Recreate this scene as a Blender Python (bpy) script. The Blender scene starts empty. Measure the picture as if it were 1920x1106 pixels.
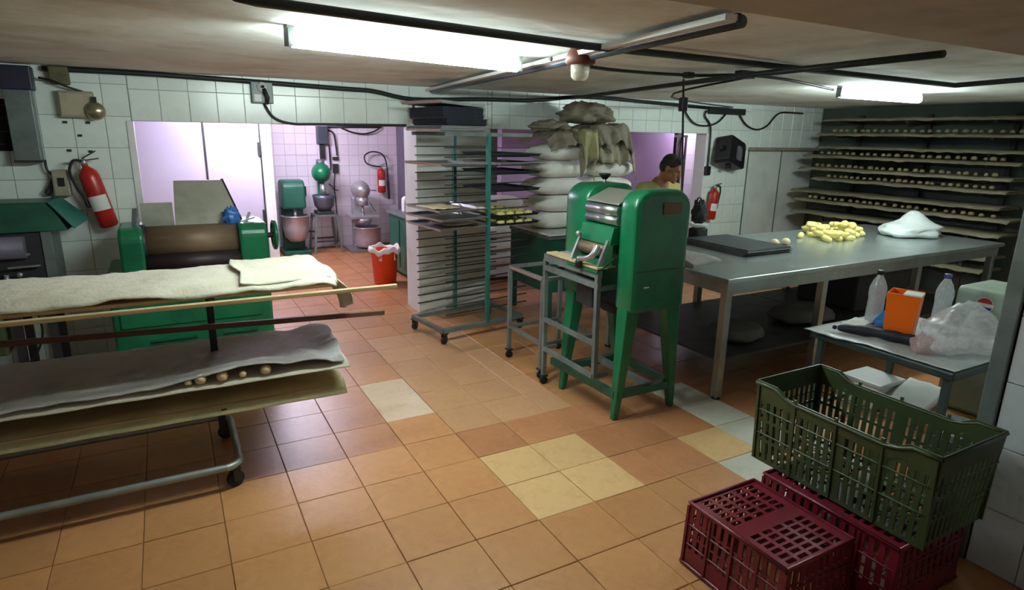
import bpy, bmesh, math, random
from mathutils import Vector, Matrix, noise
rnd = random.Random(7)
sc = bpy.context.scene
col = sc.collection

# ------------------------------------------------------------------ camera, world, exposure
F_PX = 1159.36
YAW, PITCH, ROLL = math.radians(28.9617), math.radians(14.5642), math.radians(1.0549)
CAM = Vector((-1.05484, -4.17750, 1.78130))
FW = Vector((math.sin(YAW)*math.cos(PITCH), math.cos(YAW)*math.cos(PITCH), -math.sin(PITCH)))
R0 = Vector((math.cos(YAW), -math.sin(YAW), 0)); U0 = R0.cross(FW)
RT = math.cos(ROLL)*R0 + math.sin(ROLL)*U0
UP = -math.sin(ROLL)*R0 + math.cos(ROLL)*U0
cd = bpy.data.cameras.new('camera'); cam = bpy.data.objects.new('camera', cd); col.objects.link(cam)
cd.sensor_width = 36; cd.lens = F_PX/1920*36; cd.clip_start = .05
cam.matrix_world = Matrix(((RT.x, UP.x, -FW.x, CAM.x), (RT.y, UP.y, -FW.y, CAM.y), (RT.z, UP.z, -FW.z, CAM.z), (0, 0, 0, 1)))
sc.camera = cam
w = bpy.data.worlds.new('world'); sc.world = w; w.use_nodes = True
w.node_tree.nodes['Background'].inputs[0].default_value = (.5, .55, .6, 1)
w.node_tree.nodes['Background'].inputs[1].default_value = .05
sc.view_settings.view_transform = 'Standard'; sc.view_settings.look = 'None'
sc.view_settings.gamma = 1; sc.view_settings.use_curve_mapping = False
sc.view_settings.exposure = 0.15
LAMP_MAIN, LAMP_SIDE, LAMP_REAR, LAMP_BACK_FILL = 104.0, 100.0, 235.0, 4.0

def ray(x, y): return FW + RT*((x-960)/F_PX) - UP*((y-553)/F_PX)
def pz(x, y, z=0.): d = ray(x, y); return CAM + d*((z-CAM.z)/d.z)
def py(x, y, Y): d = ray(x, y); return CAM + d*((Y-CAM.y)/d.y)
def px_(x, y, X): d = ray(x, y); return CAM + d*((X-CAM.x)/d.x)
def project(p):
    d = Vector(p)-CAM; k = d.dot(FW)
    return (960+F_PX*d.dot(RT)/k, 553-F_PX*d.dot(UP)/k, k)

ZC, YW, TS = 2.19, 1.60, .33      # ceiling height, face of the back wall, floor tile size

# ------------------------------------------------------------------ materials
def lin(c):
    def f(v):
        v /= 255.
        return v/12.92 if v <= .04045 else ((v+.055)/1.055)**2.4
    return tuple(f(v) for v in c)
MATS = {}
def mat(name, rgb, rough=.6, metal=0., var=.12, scale=9., bump=.0, bscale=40., objvar=0., spec=.5, dirt=None, dscale=2.5, damt=.5, trans=0., alpha=1., stretch=(1, 1, 1)):
    if name in MATS: return MATS[name]
    m = bpy.data.materials.new(name); m.use_nodes = True; MATS[name] = m
    nt = m.node_tree; N = nt.nodes; L = nt.links; b = N['Principled BSDF']
    b.inputs['Roughness'].default_value = rough; b.inputs['Metallic'].default_value = metal
    b.inputs['Specular IOR Level'].default_value = spec
    b.inputs['Transmission Weight'].default_value = trans; b.inputs['Alpha'].default_value = alpha
    base = lin(rgb)
    tc = N.new('ShaderNodeTexCoord'); mp = N.new('ShaderNodeMapping'); mp.inputs['Scale'].default_value = stretch
    L.new(tc.outputs['Object'], mp.inputs['Vector'])
    nz = N.new('ShaderNodeTexNoise'); nz.inputs['Scale'].default_value = scale; nz.inputs['Detail'].default_value = 5
    L.new(mp.outputs[0], nz.inputs['Vector'])
    rp = N.new('ShaderNodeValToRGB'); rp.color_ramp.elements[0].position = .3; rp.color_ramp.elements[1].position = .72
    rp.color_ramp.elements[0].color = (*[v*(1-var) for v in base], 1); rp.color_ramp.elements[1].color = (*[min(1, v*(1+var)) for v in base], 1)
    L.new(nz.outputs['Fac'], rp.inputs[0]); out = rp.outputs[0]
    if dirt:
        n2 = N.new('ShaderNodeTexNoise'); n2.inputs['Scale'].default_value = dscale; n2.inputs['Detail'].default_value = 7; n2.inputs['Roughness'].default_value = .65
        L.new(mp.outputs[0], n2.inputs['Vector'])
        r2 = N.new('ShaderNodeValToRGB'); r2.color_ramp.elements[0].position = .48; r2.color_ramp.elements[1].position = .68
        r2.color_ramp.elements[0].color = (0, 0, 0, 1); r2.color_ramp.elements[1].color = (damt, damt, damt, 1)
        L.new(n2.outputs['Fac'], r2.inputs[0])
        mx = N.new('ShaderNodeMix'); mx.data_type = 'RGBA'; L.new(r2.outputs[0], mx.inputs[0]); L.new(out, mx.inputs[6]); mx.inputs[7].default_value = (*lin(dirt), 1)
        out = mx.outputs[2]
    if objvar:
        oi = N.new('ShaderNodeObjectInfo'); mr = N.new('ShaderNodeMapRange'); mr.inputs[3].default_value = 1-objvar; mr.inputs[4].default_value = 1+objvar
        L.new(oi.outputs['Random'], mr.inputs[0])
        mm = N.new('ShaderNodeMix'); mm.data_type = 'RGBA'; mm.blend_type = 'MULTIPLY'; mm.inputs[0].default_value = 1
        cc = N.new('ShaderNodeCombineColor')
        for i in range(3): L.new(mr.outputs[0], cc.inputs[i])
        L.new(out, mm.inputs[6]); L.new(cc.outputs[0], mm.inputs[7]); out = mm.outputs[2]
    L.new(out, b.inputs['Base Color'])
    if bump:
        n3 = N.new('ShaderNodeTexNoise'); n3.inputs['Scale'].default_value = bscale; n3.inputs['Detail'].default_value = 4
        L.new(mp.outputs[0], n3.inputs['Vector'])
        bp = N.new('ShaderNodeBump'); bp.inputs['Strength'].default_value = bump; bp.inputs['Distance'].default_value = .02
        L.new(n3.outputs['Fac'], bp.inputs['Height']); L.new(bp.outputs[0], b.inputs['Normal'])
    return m
def emit(name, rgb, s):
    m = bpy.data.materials.new(name); m.use_nodes = True; nt = m.node_tree; nt.nodes.clear()
    e = nt.nodes.new('ShaderNodeEmission'); e.inputs[0].default_value = (*rgb, 1); e.inputs[1].default_value = s
    o = nt.nodes.new('ShaderNodeOutputMaterial'); nt.links.new(e.outputs[0], o.inputs[0]); return m
def film(name, rgb, opacity=.5, rough=.3):
    m = bpy.data.materials.new(name); m.use_nodes = True; nt = m.node_tree; N = nt.nodes; L = nt.links
    b = N['Principled BSDF']; b.inputs['Base Color'].default_value = (*lin(rgb), 1); b.inputs['Roughness'].default_value = rough
    t = N.new('ShaderNodeBsdfTransparent'); mx = N.new('ShaderNodeMixShader')
    nz = N.new('ShaderNodeTexNoise'); nz.inputs['Scale'].default_value = 14; nz.inputs['Detail'].default_value = 4
    mr = N.new('ShaderNodeMapRange'); mr.inputs[3].default_value = opacity-.25; mr.inputs[4].default_value = min(1, opacity+.25)
    L.new(nz.outputs['Fac'], mr.inputs[0]); L.new(mr.outputs[0], mx.inputs[0])
    L.new(t.outputs[0], mx.inputs[1]); L.new(b.outputs[0], mx.inputs[2]); L.new(mx.outputs[0], N['Material Output'].inputs[0]); return m

tile_orange = mat('floor_tile_orange', (188, 135, 88), .34, var=.10, scale=7, objvar=.10, dirt=(150, 96, 60), dscale=5, damt=.45, bump=.05)
tile_red = mat('floor_tile_red', (180, 124, 84), .36, var=.10, scale=7, objvar=.08, dirt=(140, 84, 52), dscale=5, damt=.5, bump=.05)
tile_pale = mat('floor_tile_pale', (218, 178, 126), .34, var=.07, scale=8, objvar=.05, dirt=(176, 138, 88), dscale=9, damt=.5, bump=.05)
tile_beige = mat('floor_tile_beige', (196, 150, 110), .34, var=.09, scale=8, objvar=.06, dirt=(165, 118, 74), dscale=7, damt=.5, bump=.05)
tile_cream = mat('floor_tile_cream', (222, 196, 168), .13, var=.05, scale=8, objvar=.03, dirt=(170, 140, 110), dscale=9, damt=.3)
tile_white = mat('floor_tile_white', (208, 204, 190), .3, var=.05, scale=8, objvar=.05, dirt=(150, 140, 120), dscale=7, damt=.4)
grout = mat('grout', (150, 108, 74), .9, var=.25, scale=20)
wtile = mat('wall_tile_white', (228, 236, 231), .22, var=.03, scale=4, objvar=.03, dirt=(170, 178, 168), dscale=3, damt=.25)
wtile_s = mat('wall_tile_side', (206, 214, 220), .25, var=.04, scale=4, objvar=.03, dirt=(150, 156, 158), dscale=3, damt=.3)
wtile_r = mat('wall_tile_rear', (232, 222, 234), .22, var=.03, scale=4, objvar=.03)
wgrout = mat('wall_grout', (158, 162, 156), .9, var=.1)
plaster = mat('white_plaster', (222, 226, 222), .7, var=.05, scale=3, dirt=(160, 165, 158), dscale=2, damt=.4, bump=.05)
violet = mat('violet_paint', (188, 160, 200), .6, var=.04, scale=3)
panelw = mat('cold_room_panel', (186, 182, 200), .28, var=.03, scale=3, dirt=(180, 172, 196), dscale=1.5, damt=.3)
ceilm = mat('ceiling_paint', (236, 237, 234), .8, var=.07, scale=3, dirt=(176, 164, 142), dscale=1.1, damt=.7, bump=.15, bscale=9)
beamm = mat('beam_plaster', (188, 180, 168), .85, var=.10, scale=6, dirt=(130, 112, 90), dscale=2, damt=.6, bump=.1, bscale=14)
green = mat('green_enamel', (16, 104, 68), .3, var=.14, scale=5, dirt=(16, 66, 50), dscale=4, damt=.55, bump=.03)
greend = mat('dark_green_paint', (28, 84, 66), .4, var=.18, scale=6, dirt=(24, 52, 46), dscale=5, damt=.5)
teal = mat('teal_green_paint', (32, 110, 98), .4, var=.15, scale=6, dirt=(28, 66, 66), dscale=4, damt=.5)
steel = mat('brushed_steel', (176, 182, 180), .32, .85, var=.10, scale=12, stretch=(1, 6, 1), dirt=(120, 124, 122), dscale=3, damt=.4)
steeltop = mat('worn_steel_top', (186, 196, 195), .27, .75, var=.12, scale=5, dirt=(196, 200, 196), dscale=2.2, damt=.5)
alu = mat('aluminium', (186, 188, 190), .35, .8, var=.1, scale=14)
darktray = mat('baked_black_tray', (52, 56, 66), .5, .35, var=.2, scale=10)
darkmetal = mat('dark_metal', (52, 54, 54), .5, .5, var=.25, scale=10)
greym = mat('grey_painted_metal', (112, 122, 120), .45, .3, var=.2, scale=8, dirt=(70, 74, 70), dscale=5, damt=.5)
conduitm = mat('black_conduit', (30, 38, 38), .5, .1, var=.25, scale=10)
blackp = mat('black_plastic', (20, 21, 24), .45, var=.2)
rubber = mat('rubber', (28, 28, 30), .75, var=.2)
wood = mat('pale_wood', (196, 172, 132), .6, var=.15, scale=5, stretch=(.6, 8, 8), dirt=(140, 112, 78), dscale=4, damt=.5)
woodd = mat('dark_wood', (92, 62, 46), .65, var=.25, scale=5, stretch=(.6, 8, 8))
woodshelf = mat('old_shelf_wood', (138, 126, 98), .75, var=.25, scale=5, stretch=(8, .6, 8), dirt=(60, 52, 44), dscale=4, damt=.7)
cloth = mat('flour_cloth', (214, 208, 190), .9, var=.08, scale=6, bump=.2, bscale=60, dirt=(168, 158, 136), dscale=3, damt=.45)
clothg = mat('grey_flour_cloth', (176, 172, 168), .9, var=.10, scale=5, bump=.2, bscale=60, dirt=(120, 116, 118), dscale=2.4, damt=.6)
sackw = mat('white_flour_sack', (234, 232, 226), .75, var=.06, scale=7, bump=.25, bscale=50, objvar=.04)
jute = mat('brown_sackcloth', (142, 134, 118), .9, var=.15, scale=8, bump=.3, bscale=70, dirt=(104, 94, 78), dscale=5, damt=.5)
jute2 = mat('tan_sackcloth', (162, 154, 134), .9, var=.12, scale=8, bump=.3, bscale=70, dirt=(120, 108, 86), dscale=5, damt=.5)
dough = mat('dough', (226, 208, 168), .6, var=.06, scale=10, objvar=.04)
doughy = mat('yellow_dough', (236, 220, 140), .55, var=.07, scale=12, objvar=.06)
doughb = mat('brown_dough', (152, 136, 100), .7, var=.12, scale=12, objvar=.12)
redp = mat('extinguisher_red', (176, 36, 30), .32, var=.12, scale=5, dirt=(110, 26, 24), dscale=4, damt=.4)
crater = mat('dark_red_plastic', (108, 20, 38), .38, var=.15, scale=6, dirt=(80, 18, 30), dscale=4, damt=.5)
crateg = mat('olive_green_plastic', (54, 68, 38), .42, var=.18, scale=6, dirt=(44, 54, 34), dscale=4, damt=.5)
orangep = mat('orange_plastic', (250, 110, 20), .35, var=.05)
redor = mat('red_orange_plastic', (246, 84, 40), .4, var=.06)
whitep = mat('white_plastic', (224, 224, 224), .4, var=.04)
paperw = mat('white_paper', (222, 222, 218), .8, var=.05)
bluep = mat('blue_plastic', (30, 104, 190), .4, var=.1)
skin = mat('skin', (150, 98, 70), .5, var=.06, scale=9)
hairm = mat('black_hair', (18, 17, 20), .6, var=.3, scale=40, bump=.4, bscale=90)
shirtm = mat('pale_yellow_shirt', (170, 160, 98), .85, var=.10, scale=6, bump=.2, bscale=60)
shortm = mat('black_shorts', (30, 30, 36), .85, var=.15, scale=6)
drumm = mat('floury_drum', (120, 98, 76), .55, .3, var=.2, scale=8, stretch=(1, 5, 5), dirt=(70, 54, 44), dscale=4, damt=.5)
guardm = mat('dusty_steel_guard', (170, 172, 160), .42, .55, var=.12, scale=5, dirt=(120, 118, 100), dscale=3, damt=.5)
blackint = mat('black_void', (10, 10, 12), .9, var=.2)
boxgrey = mat('dusty_box_cover', (156, 150, 132), .6, .1, var=.12, scale=6, dirt=(110, 100, 80), dscale=4, damt=.6)
clearfilm = film('clear_film', (226, 224, 230), .5)
clearfilm2 = film('table_film', (220, 224, 226), .62, .25)
bottlem = film('bottle_plastic', (206, 214, 216), .62, .15)
printm = mat('printed_film', (150, 164, 150), .4, var=.12, scale=9, dirt=(120, 150, 120), dscale=6, damt=.5)
jarglass = film('jar_glass', (200, 196, 180), .6, .15)

# ------------------------------------------------------------------ mesh builder
class MB:
    def __init__(s): s.v = []; s.f = []; s.sm = []; s.mi = []; s.cur = 0
    def add(s, vs, fs, smooth=False):
        o = len(s.v); s.v += [Vector(p) for p in vs]
        for f in fs: s.f.append([i+o for i in f]); s.sm.append(smooth); s.mi.append(s.cur)
        return s
    def box(s, a, b, M=None):
        x0, y0, z0 = a; x1, y1, z1 = b
        vs = [Vector(p) for p in ((x0, y0, z0), (x1, y0, z0), (x1, y1, z0), (x0, y1, z0), (x0, y0, z1), (x1, y0, z1), (x1, y1, z1), (x0, y1, z1))]
        if M: vs = [M @ p for p in vs]
        return s.add(vs, [(0, 3, 2, 1), (4, 5, 6, 7), (0, 1, 5, 4), (1, 2, 6, 5), (2, 3, 7, 6), (3, 0, 4, 7)])
    def cbox(s, c, d, M=None):
        return s.box([c[i]-d[i]/2 for i in range(3)], [c[i]+d[i]/2 for i in range(3)], M)
    def bar(s, p, q, w, h=None, up=(0, 0, 1)):
        p = Vector(p); q = Vector(q); h = h or w; d = (q-p).normalized(); u = Vector(up)
        if abs(d.dot(u)) > .95: u = Vector((1, 0, 0))
        sd = d.cross(u).normalized(); u = sd.cross(d)
        vs = [b + sd*(w/2*i) + u*(h/2*j) for b in (p, q) for i, j in ((-1, -1), (1, -1), (1, 1), (-1, 1))]
        return s.add(vs, [(0, 3, 2, 1), (4, 5, 6, 7), (0, 1, 5, 4), (1, 2, 6, 5), (2, 3, 7, 6), (3, 0, 4, 7)])
    def tube(s, pts, r, n=8, cap=True):
        pts = [Vector(p) for p in pts]; rr = r if isinstance(r, (list, tuple)) else [r]*len(pts)
        vs = []; fs = []; prev = None
        for i, p in enumerate(pts):
            d = (pts[min(i+1, len(pts)-1)]-pts[max(i-1, 0)]).normalized()
            if prev is None:
                u = Vector((0, 0, 1)) if abs(d.z) < .9 else Vector((1, 0, 0))
            else: u = prev
            sd = d.cross(u).normalized(); u = sd.cross(d).normalized(); prev = u
            for k in range(n):
                a = 2*math.pi*k/n; vs.append(p + sd*(math.cos(a)*rr[i]) + u*(math.sin(a)*rr[i]))
        for i in range(len(pts)-1):
            for k in range(n): fs.append((i*n+k, i*n+(k+1) % n, (i+1)*n+(k+1) % n, (i+1)*n+k))
        s.add(vs, fs, True)
        if cap:
            o = len(s.v)-len(vs)
            s.f.append([o+k for k in range(n-1, -1, -1)]); s.sm.append(False); s.mi.append(s.cur)
            s.f.append([o+(len(pts)-1)*n+k for k in range(n)]); s.sm.append(False); s.mi.append(s.cur)
        return s
    def cyl(s, p, q, r, n=16): return s.tube([p, q], r, n)
    def lathe(s, prof, c=(0, 0, 0), n=24, M=None, sx=1., sy=1., power=2.):
        vs = []; fs = []
        for r, z in prof:
            for k in range(n):
                a = 2*math.pi*k/n; ca, sa = math.cos(a), math.sin(a)
                if power != 2: ca = math.copysign(abs(ca)**(2/power), ca); sa = math.copysign(abs(sa)**(2/power), sa)
                p = Vector((r*ca*sx, r*sa*sy, z)); vs.append((M @ p if M else p) + Vector(c))
        for i in range(len(prof)-1):
            for k in range(n): fs.append((i*n+k, i*n+(k+1) % n, (i+1)*n+(k+1) % n, (i+1)*n+k))
        s.add(vs, fs, True); o = len(s.v)-len(vs)
        if prof[0][0] > 1e-4: s.f.append([o+k for k in range(n-1, -1, -1)]); s.sm.append(False); s.mi.append(s.cur)
        if prof[-1][0] > 1e-4: s.f.append([o+(len(prof)-1)*n+k for k in range(n)]); s.sm.append(False); s.mi.append(s.cur)
        return s
    def ball(s, c, r, n=14, m=9, M=None):
        r = r if isinstance(r, (tuple, list)) else (r, r, r)
        vs = []; fs = []
        for i in range(m+1):
            t = math.pi*i/m
            for k in range(n):
                a = 2*math.pi*k/n; p = Vector((r[0]*math.sin(t)*math.cos(a), r[1]*math.sin(t)*math.sin(a), -r[2]*math.cos(t)))
                vs.append((M @ p if M else p) + Vector(c))
        for i in range(m):
            for k in range(n): fs.append((i*n+k, i*n+(k+1) % n, (i+1)*n+(k+1) % n, (i+1)*n+k))
        return s.add(vs, fs, True)
    def prism(s, poly, axis, a, b, smooth=False):
        # polygon in the plane normal to axis, extruded from a to b
        def P(u, v, t): return {'x': (t, u, v), 'y': (u, t, v), 'z': (u, v, t)}[axis]
        n = len(poly); vs = [P(u, v, a) for u, v in poly] + [P(u, v, b) for u, v in poly]
        s.add(vs, [tuple(range(n-1, -1, -1)), tuple(range(n, 2*n))])
        o = len(s.v)-2*n
        for k in range(n): s.f.append([o+k, o+(k+1) % n, o+n+(k+1) % n, o+n+k]); s.sm.append(smooth); s.mi.append(s.cur)
        return s
    def sheet(s, fn, nu, nv, th=.004):
        # grid sheet with real thickness; fn(u,v)->point
        g = [[Vector(fn(i/nu, j/nv)) for j in range(nv+1)] for i in range(nu+1)]
        vs = []; W = nv+1
        nm = []
        for i in range(nu+1):
            for j in range(nv+1):
                du = g[min(i+1, nu)][j]-g[max(i-1, 0)][j]; dv = g[i][min(j+1, nv)]-g[i][max(j-1, 0)]
                k = du.cross(dv); nm.append(k.normalized() if k.length > 1e-9 else Vector((0, 0, 1)))
        top = [g[i][j] for i in range(nu+1) for j in range(W)]
        bot = [p-nm[q]*th for q, p in enumerate(top)]
        K = len(top); fs = []
        for i in range(nu):
            for j in range(nv):
                a, b, c, d = i*W+j, (i+1)*W+j, (i+1)*W+j+1, i*W+j+1
                fs.append((a, b, c, d)); fs.append((K+a, K+d, K+c, K+b))
        for i in range(nu): fs.append((i*W, K+i*W, K+(i+1)*W, (i+1)*W)); fs.append((i*W+nv, (i+1)*W+nv, K+(i+1)*W+nv, K+i*W+nv))
        for j in range(nv): fs.append((j, j+1, K+j+1, K+j)); a = nu*W; fs.append((a+j, K+a+j, K+a+j+1, a+j+1))
        return s.add(top+bot, fs, True)
    def mesh(s, name, mats):
        me = bpy.data.meshes.new(name); me.from_pydata([tuple(p) for p in s.v], [], s.f)
        for m in (mats if isinstance(mats, (list, tuple)) else [mats]): me.materials.append(m)
        me.polygons.foreach_set('use_smooth', s.sm); me.polygons.foreach_set('material_index', s.mi)
        me.validate(); me.update(); return me
    def build(s, name, mats, parent=None, bevel=0., local=False, label=None):
        if parent is not None and not local:
            off = Vector((0, 0, 0)); p = parent
            while p: off += p.location; p = p.parent
            s.v = [q-off for q in s.v]
        o = bpy.data.objects.new(name, s.mesh(name, mats)); col.objects.link(o)
        if parent is not None: o.parent = parent
        if bevel:
            md = o.modifiers.new('bevel', 'BEVEL'); md.width = bevel; md.segments = 2; md.limit_method = 'ANGLE'; md.angle_limit = math.radians(40)
        if label: o['label'] = label
        return o
def thing(name, label, cat, loc=(0, 0, 0), rz=0., group=None):
    o = bpy.data.objects.new(name, None); col.objects.link(o); o.location = loc; o.rotation_euler = (0, 0, rz)
    o.empty_display_size = .1; return tag(o, label, cat, group)
def tag(o, label, cat, group=None):
    o['label'] = label; o['category'] = cat
    if group: o['group'] = group
    return o
def single(mb, name, mats, label, cat, group=None, bevel=0., origin=None):
    # a one-mesh thing with its origin at its base
    if origin is None:
        n = len(mb.v); origin = Vector((sum(p.x for p in mb.v)/n, sum(p.y for p in mb.v)/n, min(p.z for p in mb.v)))
    origin = Vector(origin); mb.v = [p-origin for p in mb.v]
    o = mb.build(name, mats, bevel=bevel); o.location = origin; return tag(o, label, cat, group)
def struct(o): o['kind'] = 'structure'; return o
def place(me, name, parent, loc, rot=(0, 0, 0), scale=(1, 1, 1)):
    o = bpy.data.objects.new(name, me); col.objects.link(o); o.parent = parent
    off = Vector((0, 0, 0)); p = parent
    while p: off += p.location; p = p.parent
    o.location = Vector(loc)-off; o.rotation_euler = rot; o.scale = scale; return o
def copy_tree(o, parent=None):
    c = o.copy(); col.objects.link(c); c.parent = parent
    for ch in o.children: copy_tree(ch, c)
    return c
def spline(pts, n=6):
    pts = [Vector(p) for p in pts]; out = []
    for i in range(len(pts)-1):
        p0 = pts[max(i-1, 0)]; p1 = pts[i]; p2 = pts[i+1]; p3 = pts[min(i+2, len(pts)-1)]
        for k in range(n):
            t = k/n; out.append(.5*((2*p1)+(p2-p0)*t+(2*p0-5*p1+4*p2-p3)*t*t+(3*p1-p0-3*p2+p3)*t**3))
    return out+[pts[-1]]
def nz(x, y, z, s=1.): return noise.noise(Vector((x*s, y*s, z*s)))
def rrect(x0, x1, z0, z1, r, n=6, top_only=True):
    pts = [(x0, z0), (x1, z0)] if top_only else []
    cs = [(x1-r, z1-r, 0), (x0+r, z1-r, 90)] if top_only else [(x1-r, z0+r, -90), (x1-r, z1-r, 0), (x0+r, z1-r, 90), (x0+r, z0+r, 180)]
    for cx, cz, a0 in cs:
        for k in range(n+1):
            a = math.radians(a0+90*k/n); pts.append((cx+r*math.cos(a), cz+r*math.sin(a)))
    return pts
def tile_mesh(name, w, h, m, t=.008, g=.0017, c=.002):
    # a tile in its local XY plane, rising to z = 0 (floor) with a chamfered rim
    a, b = w/2-g, h/2-g; mb = MB()
    vs = [(-a, -b, -t), (a, -b, -t), (a, b, -t), (-a, b, -t), (-a, -b, -c), (a, -b, -c), (a, b, -c), (-a, b, -c),
          (-a+c, -b+c, 0), (a-c, -b+c, 0), (a-c, b-c, 0), (-a+c, b-c, 0)]
    fs = [(8, 9, 10, 11)] + [(i, (i+1) % 4, 4+(i+1) % 4, 4+i) for i in range(4)] + [(4+i, 4+(i+1) % 4, 8+(i+1) % 4, 8+i) for i in range(4)]
    return mb.add(vs, fs).mesh(name, m)

# ------------------------------------------------------------------ floor
floor = struct(MB().box((-4.2, -6.6, -.12), (9.2, 5.95, -.007)).build('floor', grout))
cols = [i*TS for i in range(-12, 4)] + [(3.6+i)*TS for i in range(0, 25)]
rows = [j*TS for j in range(-20, 18)]
cells = []
for a, b in zip(cols, cols[1:]):
    for c, d in zip(rows, rows[1:]):
        p = project(((a+b)/2, (c+d)/2, 0))
        vis = p[2] > .3 and -80 < p[0] < 2000 and 150 < p[1] < 1180
        cells.append((p[2] if vis else 99+rnd.random(), a, b, c, d))
cells.sort()
tmesh = {}
def floor_mat(a, c):
    i = a/TS; j = -(c/TS)-1   # column, row counted towards the camera
    i = round(i, 1); j = round(j)
    if i in (1, 2) and j in (4, 5): return tile_pale
    if i == 0 and j in (0, 1): return tile_cream
    if i == 5.6 and j in (3, 4, 5): return tile_white
    if i == 4.6 and j in (6, 7): return tile_white
    if i == 4.6 and j == 5: return tile_pale
    if 1 <= i < 3.6 and -3 <= j <= 2: return tile_beige
    if i >= 1 and j in (3, 4, 5): return tile_red
    if i <= -1 and j <= 2: return tile_red
    if j < -6: return tile_red
    return tile_orange
rest = MB()
rest_mats = [tile_orange, tile_red, tile_pale, tile_cream, tile_white, tile_beige]
for n, (k, a, b, c, d) in enumerate(cells):
    m = floor_mat(a, c); jz = rnd.uniform(-.0015, .0005)
    if n < 300 and k < 90:
        key = (round(b-a, 3), m.name)
        if key not in tmesh: tmesh[key] = tile_mesh('tile', b-a, d-c, m)
        place(tmesh[key], 'tile', floor, ((a+b)/2, (c+d)/2, jz), (rnd.uniform(-.002, .002), rnd.uniform(-.002, .002), rnd.choice((0, math.pi))))
    else:
        rest.cur = rest_mats.index(m); rest.box((a+.003, c+.003, -.008), (b-.003, d-.003, 0))
ro = rest.build('tile_field', rest_mats, floor); ro['kind'] = 'stuff'

# ------------------------------------------------------------------ ceiling and dropped beam
def ceil_sheet():
    mb = MB(); mb.box((-4.2, -6.6, ZC+.012), (9.2, 5.95, ZC+.14)); return mb
ceiling = struct(ceil_sheet().build('ceiling', ceilm))
def cfn(u, v):
    x = -4.2+13.4*u; y = -6.6+12.5*v
    return (x, y, ZC+.012+.010*nz(x, y, 3, .9)+.005*nz(x, y, 8, 3.5))
MB().sheet(cfn, 150, 140, -.006).build('plaster_skin', ceilm, ceiling)
MB().box((-4.2, -4.6, ZC-.085), (9.2, -2.9, ZC+.01)).build('beam', beamm, ceiling, bevel=.015)

# ------------------------------------------------------------------ walls
def wall_tiles(parent, m, x0, x1, z0, z1, tw, th, plane, face, skip=None):
    """tiles on a wall face: plane 'y' (faces -Y) or 'x' (faces -X)"""
    nx = max(1, math.ceil((x1-x0)/tw-.05)); nh = max(1, math.ceil((z1-z0)/th-.05))
    cache = {}
    for i in range(nx):
        for j in range(nh):
            a, b = x0+i*tw, min(x1, x0+(i+1)*tw); c, d = z0+j*th, min(z1, z0+(j+1)*th)
            if b-a < .03 or d-c < .03: continue
            if skip and skip((a+b)/2, (c+d)/2): continue
            key = (round(b-a, 3), round(d-c, 3))
            if key not in cache: cache[key] = tile_mesh('wall_tile', b-a, d-c, m, .009, .0017, .002)
            e = rnd.uniform(0, .0012)
            if plane == 'y': place(cache[key], 'wall_tile', parent, ((a+b)/2, face-e, (c+d)/2), (math.pi/2, 0, 0))
            else: place(cache[key], 'wall_tile', parent, (face-e, (a+b)/2, (c+d)/2), (math.pi/2, 0, -math.pi/2))
LZ = 1.83   # underside of the lintel
XL, XP0, XP1, XR = -1.255, 1.07, 1.85, 4.86   # openings in the back wall
yb = YW+.007
wb = MB()
wb.box((-4.2, yb, 0), (XL, YW+.16, ZC+.05))
wb.box((XL, yb, LZ), (XR, YW+.16, ZC+.05))
wb.box((XP0, yb, 0), (XP1, YW+.34, LZ))
wb.box((XR, yb, 0), (5.62, YW+.16, ZC+.05))
wb.box((5.62, yb, 1.66), (7.2, YW+.16, ZC+.05))
wb.box((5.62, YW+.10, 0), (7.2, YW+.16, 1.70))
wback = struct(wb.build('wall_back', wgrout))
MB().box((XP0-.005, YW-.004, 0), (XP1+.005, YW+.35, LZ-.002)).build('pier_render', plaster, wback)
MB().box((5.60, YW+.085, 0), (7.2, YW+.12, 1.655)).build('recess_panel', plaster, wback)
for xx in (5.73, 6.38): MB().box((xx-.008, YW+.079, 0), (xx+.008, YW+.09, 1.635)).build('panel_seam', greym, wback)
MB().box((5.62, YW-.012, 1.635), (7.2, YW+.10, 1.67)).build('recess_ledge', boxgrey, wback)
wall_tiles(wback, wtile, -2.86, XL, -.02, ZC+.02, .205, .235, 'y', YW)
wall_tiles(wback, wtile, XL+.005, XP0+.8, LZ, ZC+.02, .205, .235, 'y', YW)
wall_tiles(wback, wtile, XP0+.805, XR, LZ, ZC+.02, .2, .135, 'y', YW)
wall_tiles(wback, wtile, XR, 5.62, .0, ZC+.02, .2, .235, 'y', YW)
wall_tiles(wback, wtile, 5.62, 7.05, 1.67, ZC+.02, .2, .235, 'y', YW)
MB().box((XL-.035, YW-.012, 0), (XL+.012, YW+.17, LZ)).build('corner_strip', whitep, wback, bevel=.004)
MB().box((XR-.012, YW-.010, 0), (XR+.03, YW+.17, LZ)).build('corner_strip', whitep, wback, bevel=.004)
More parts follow.
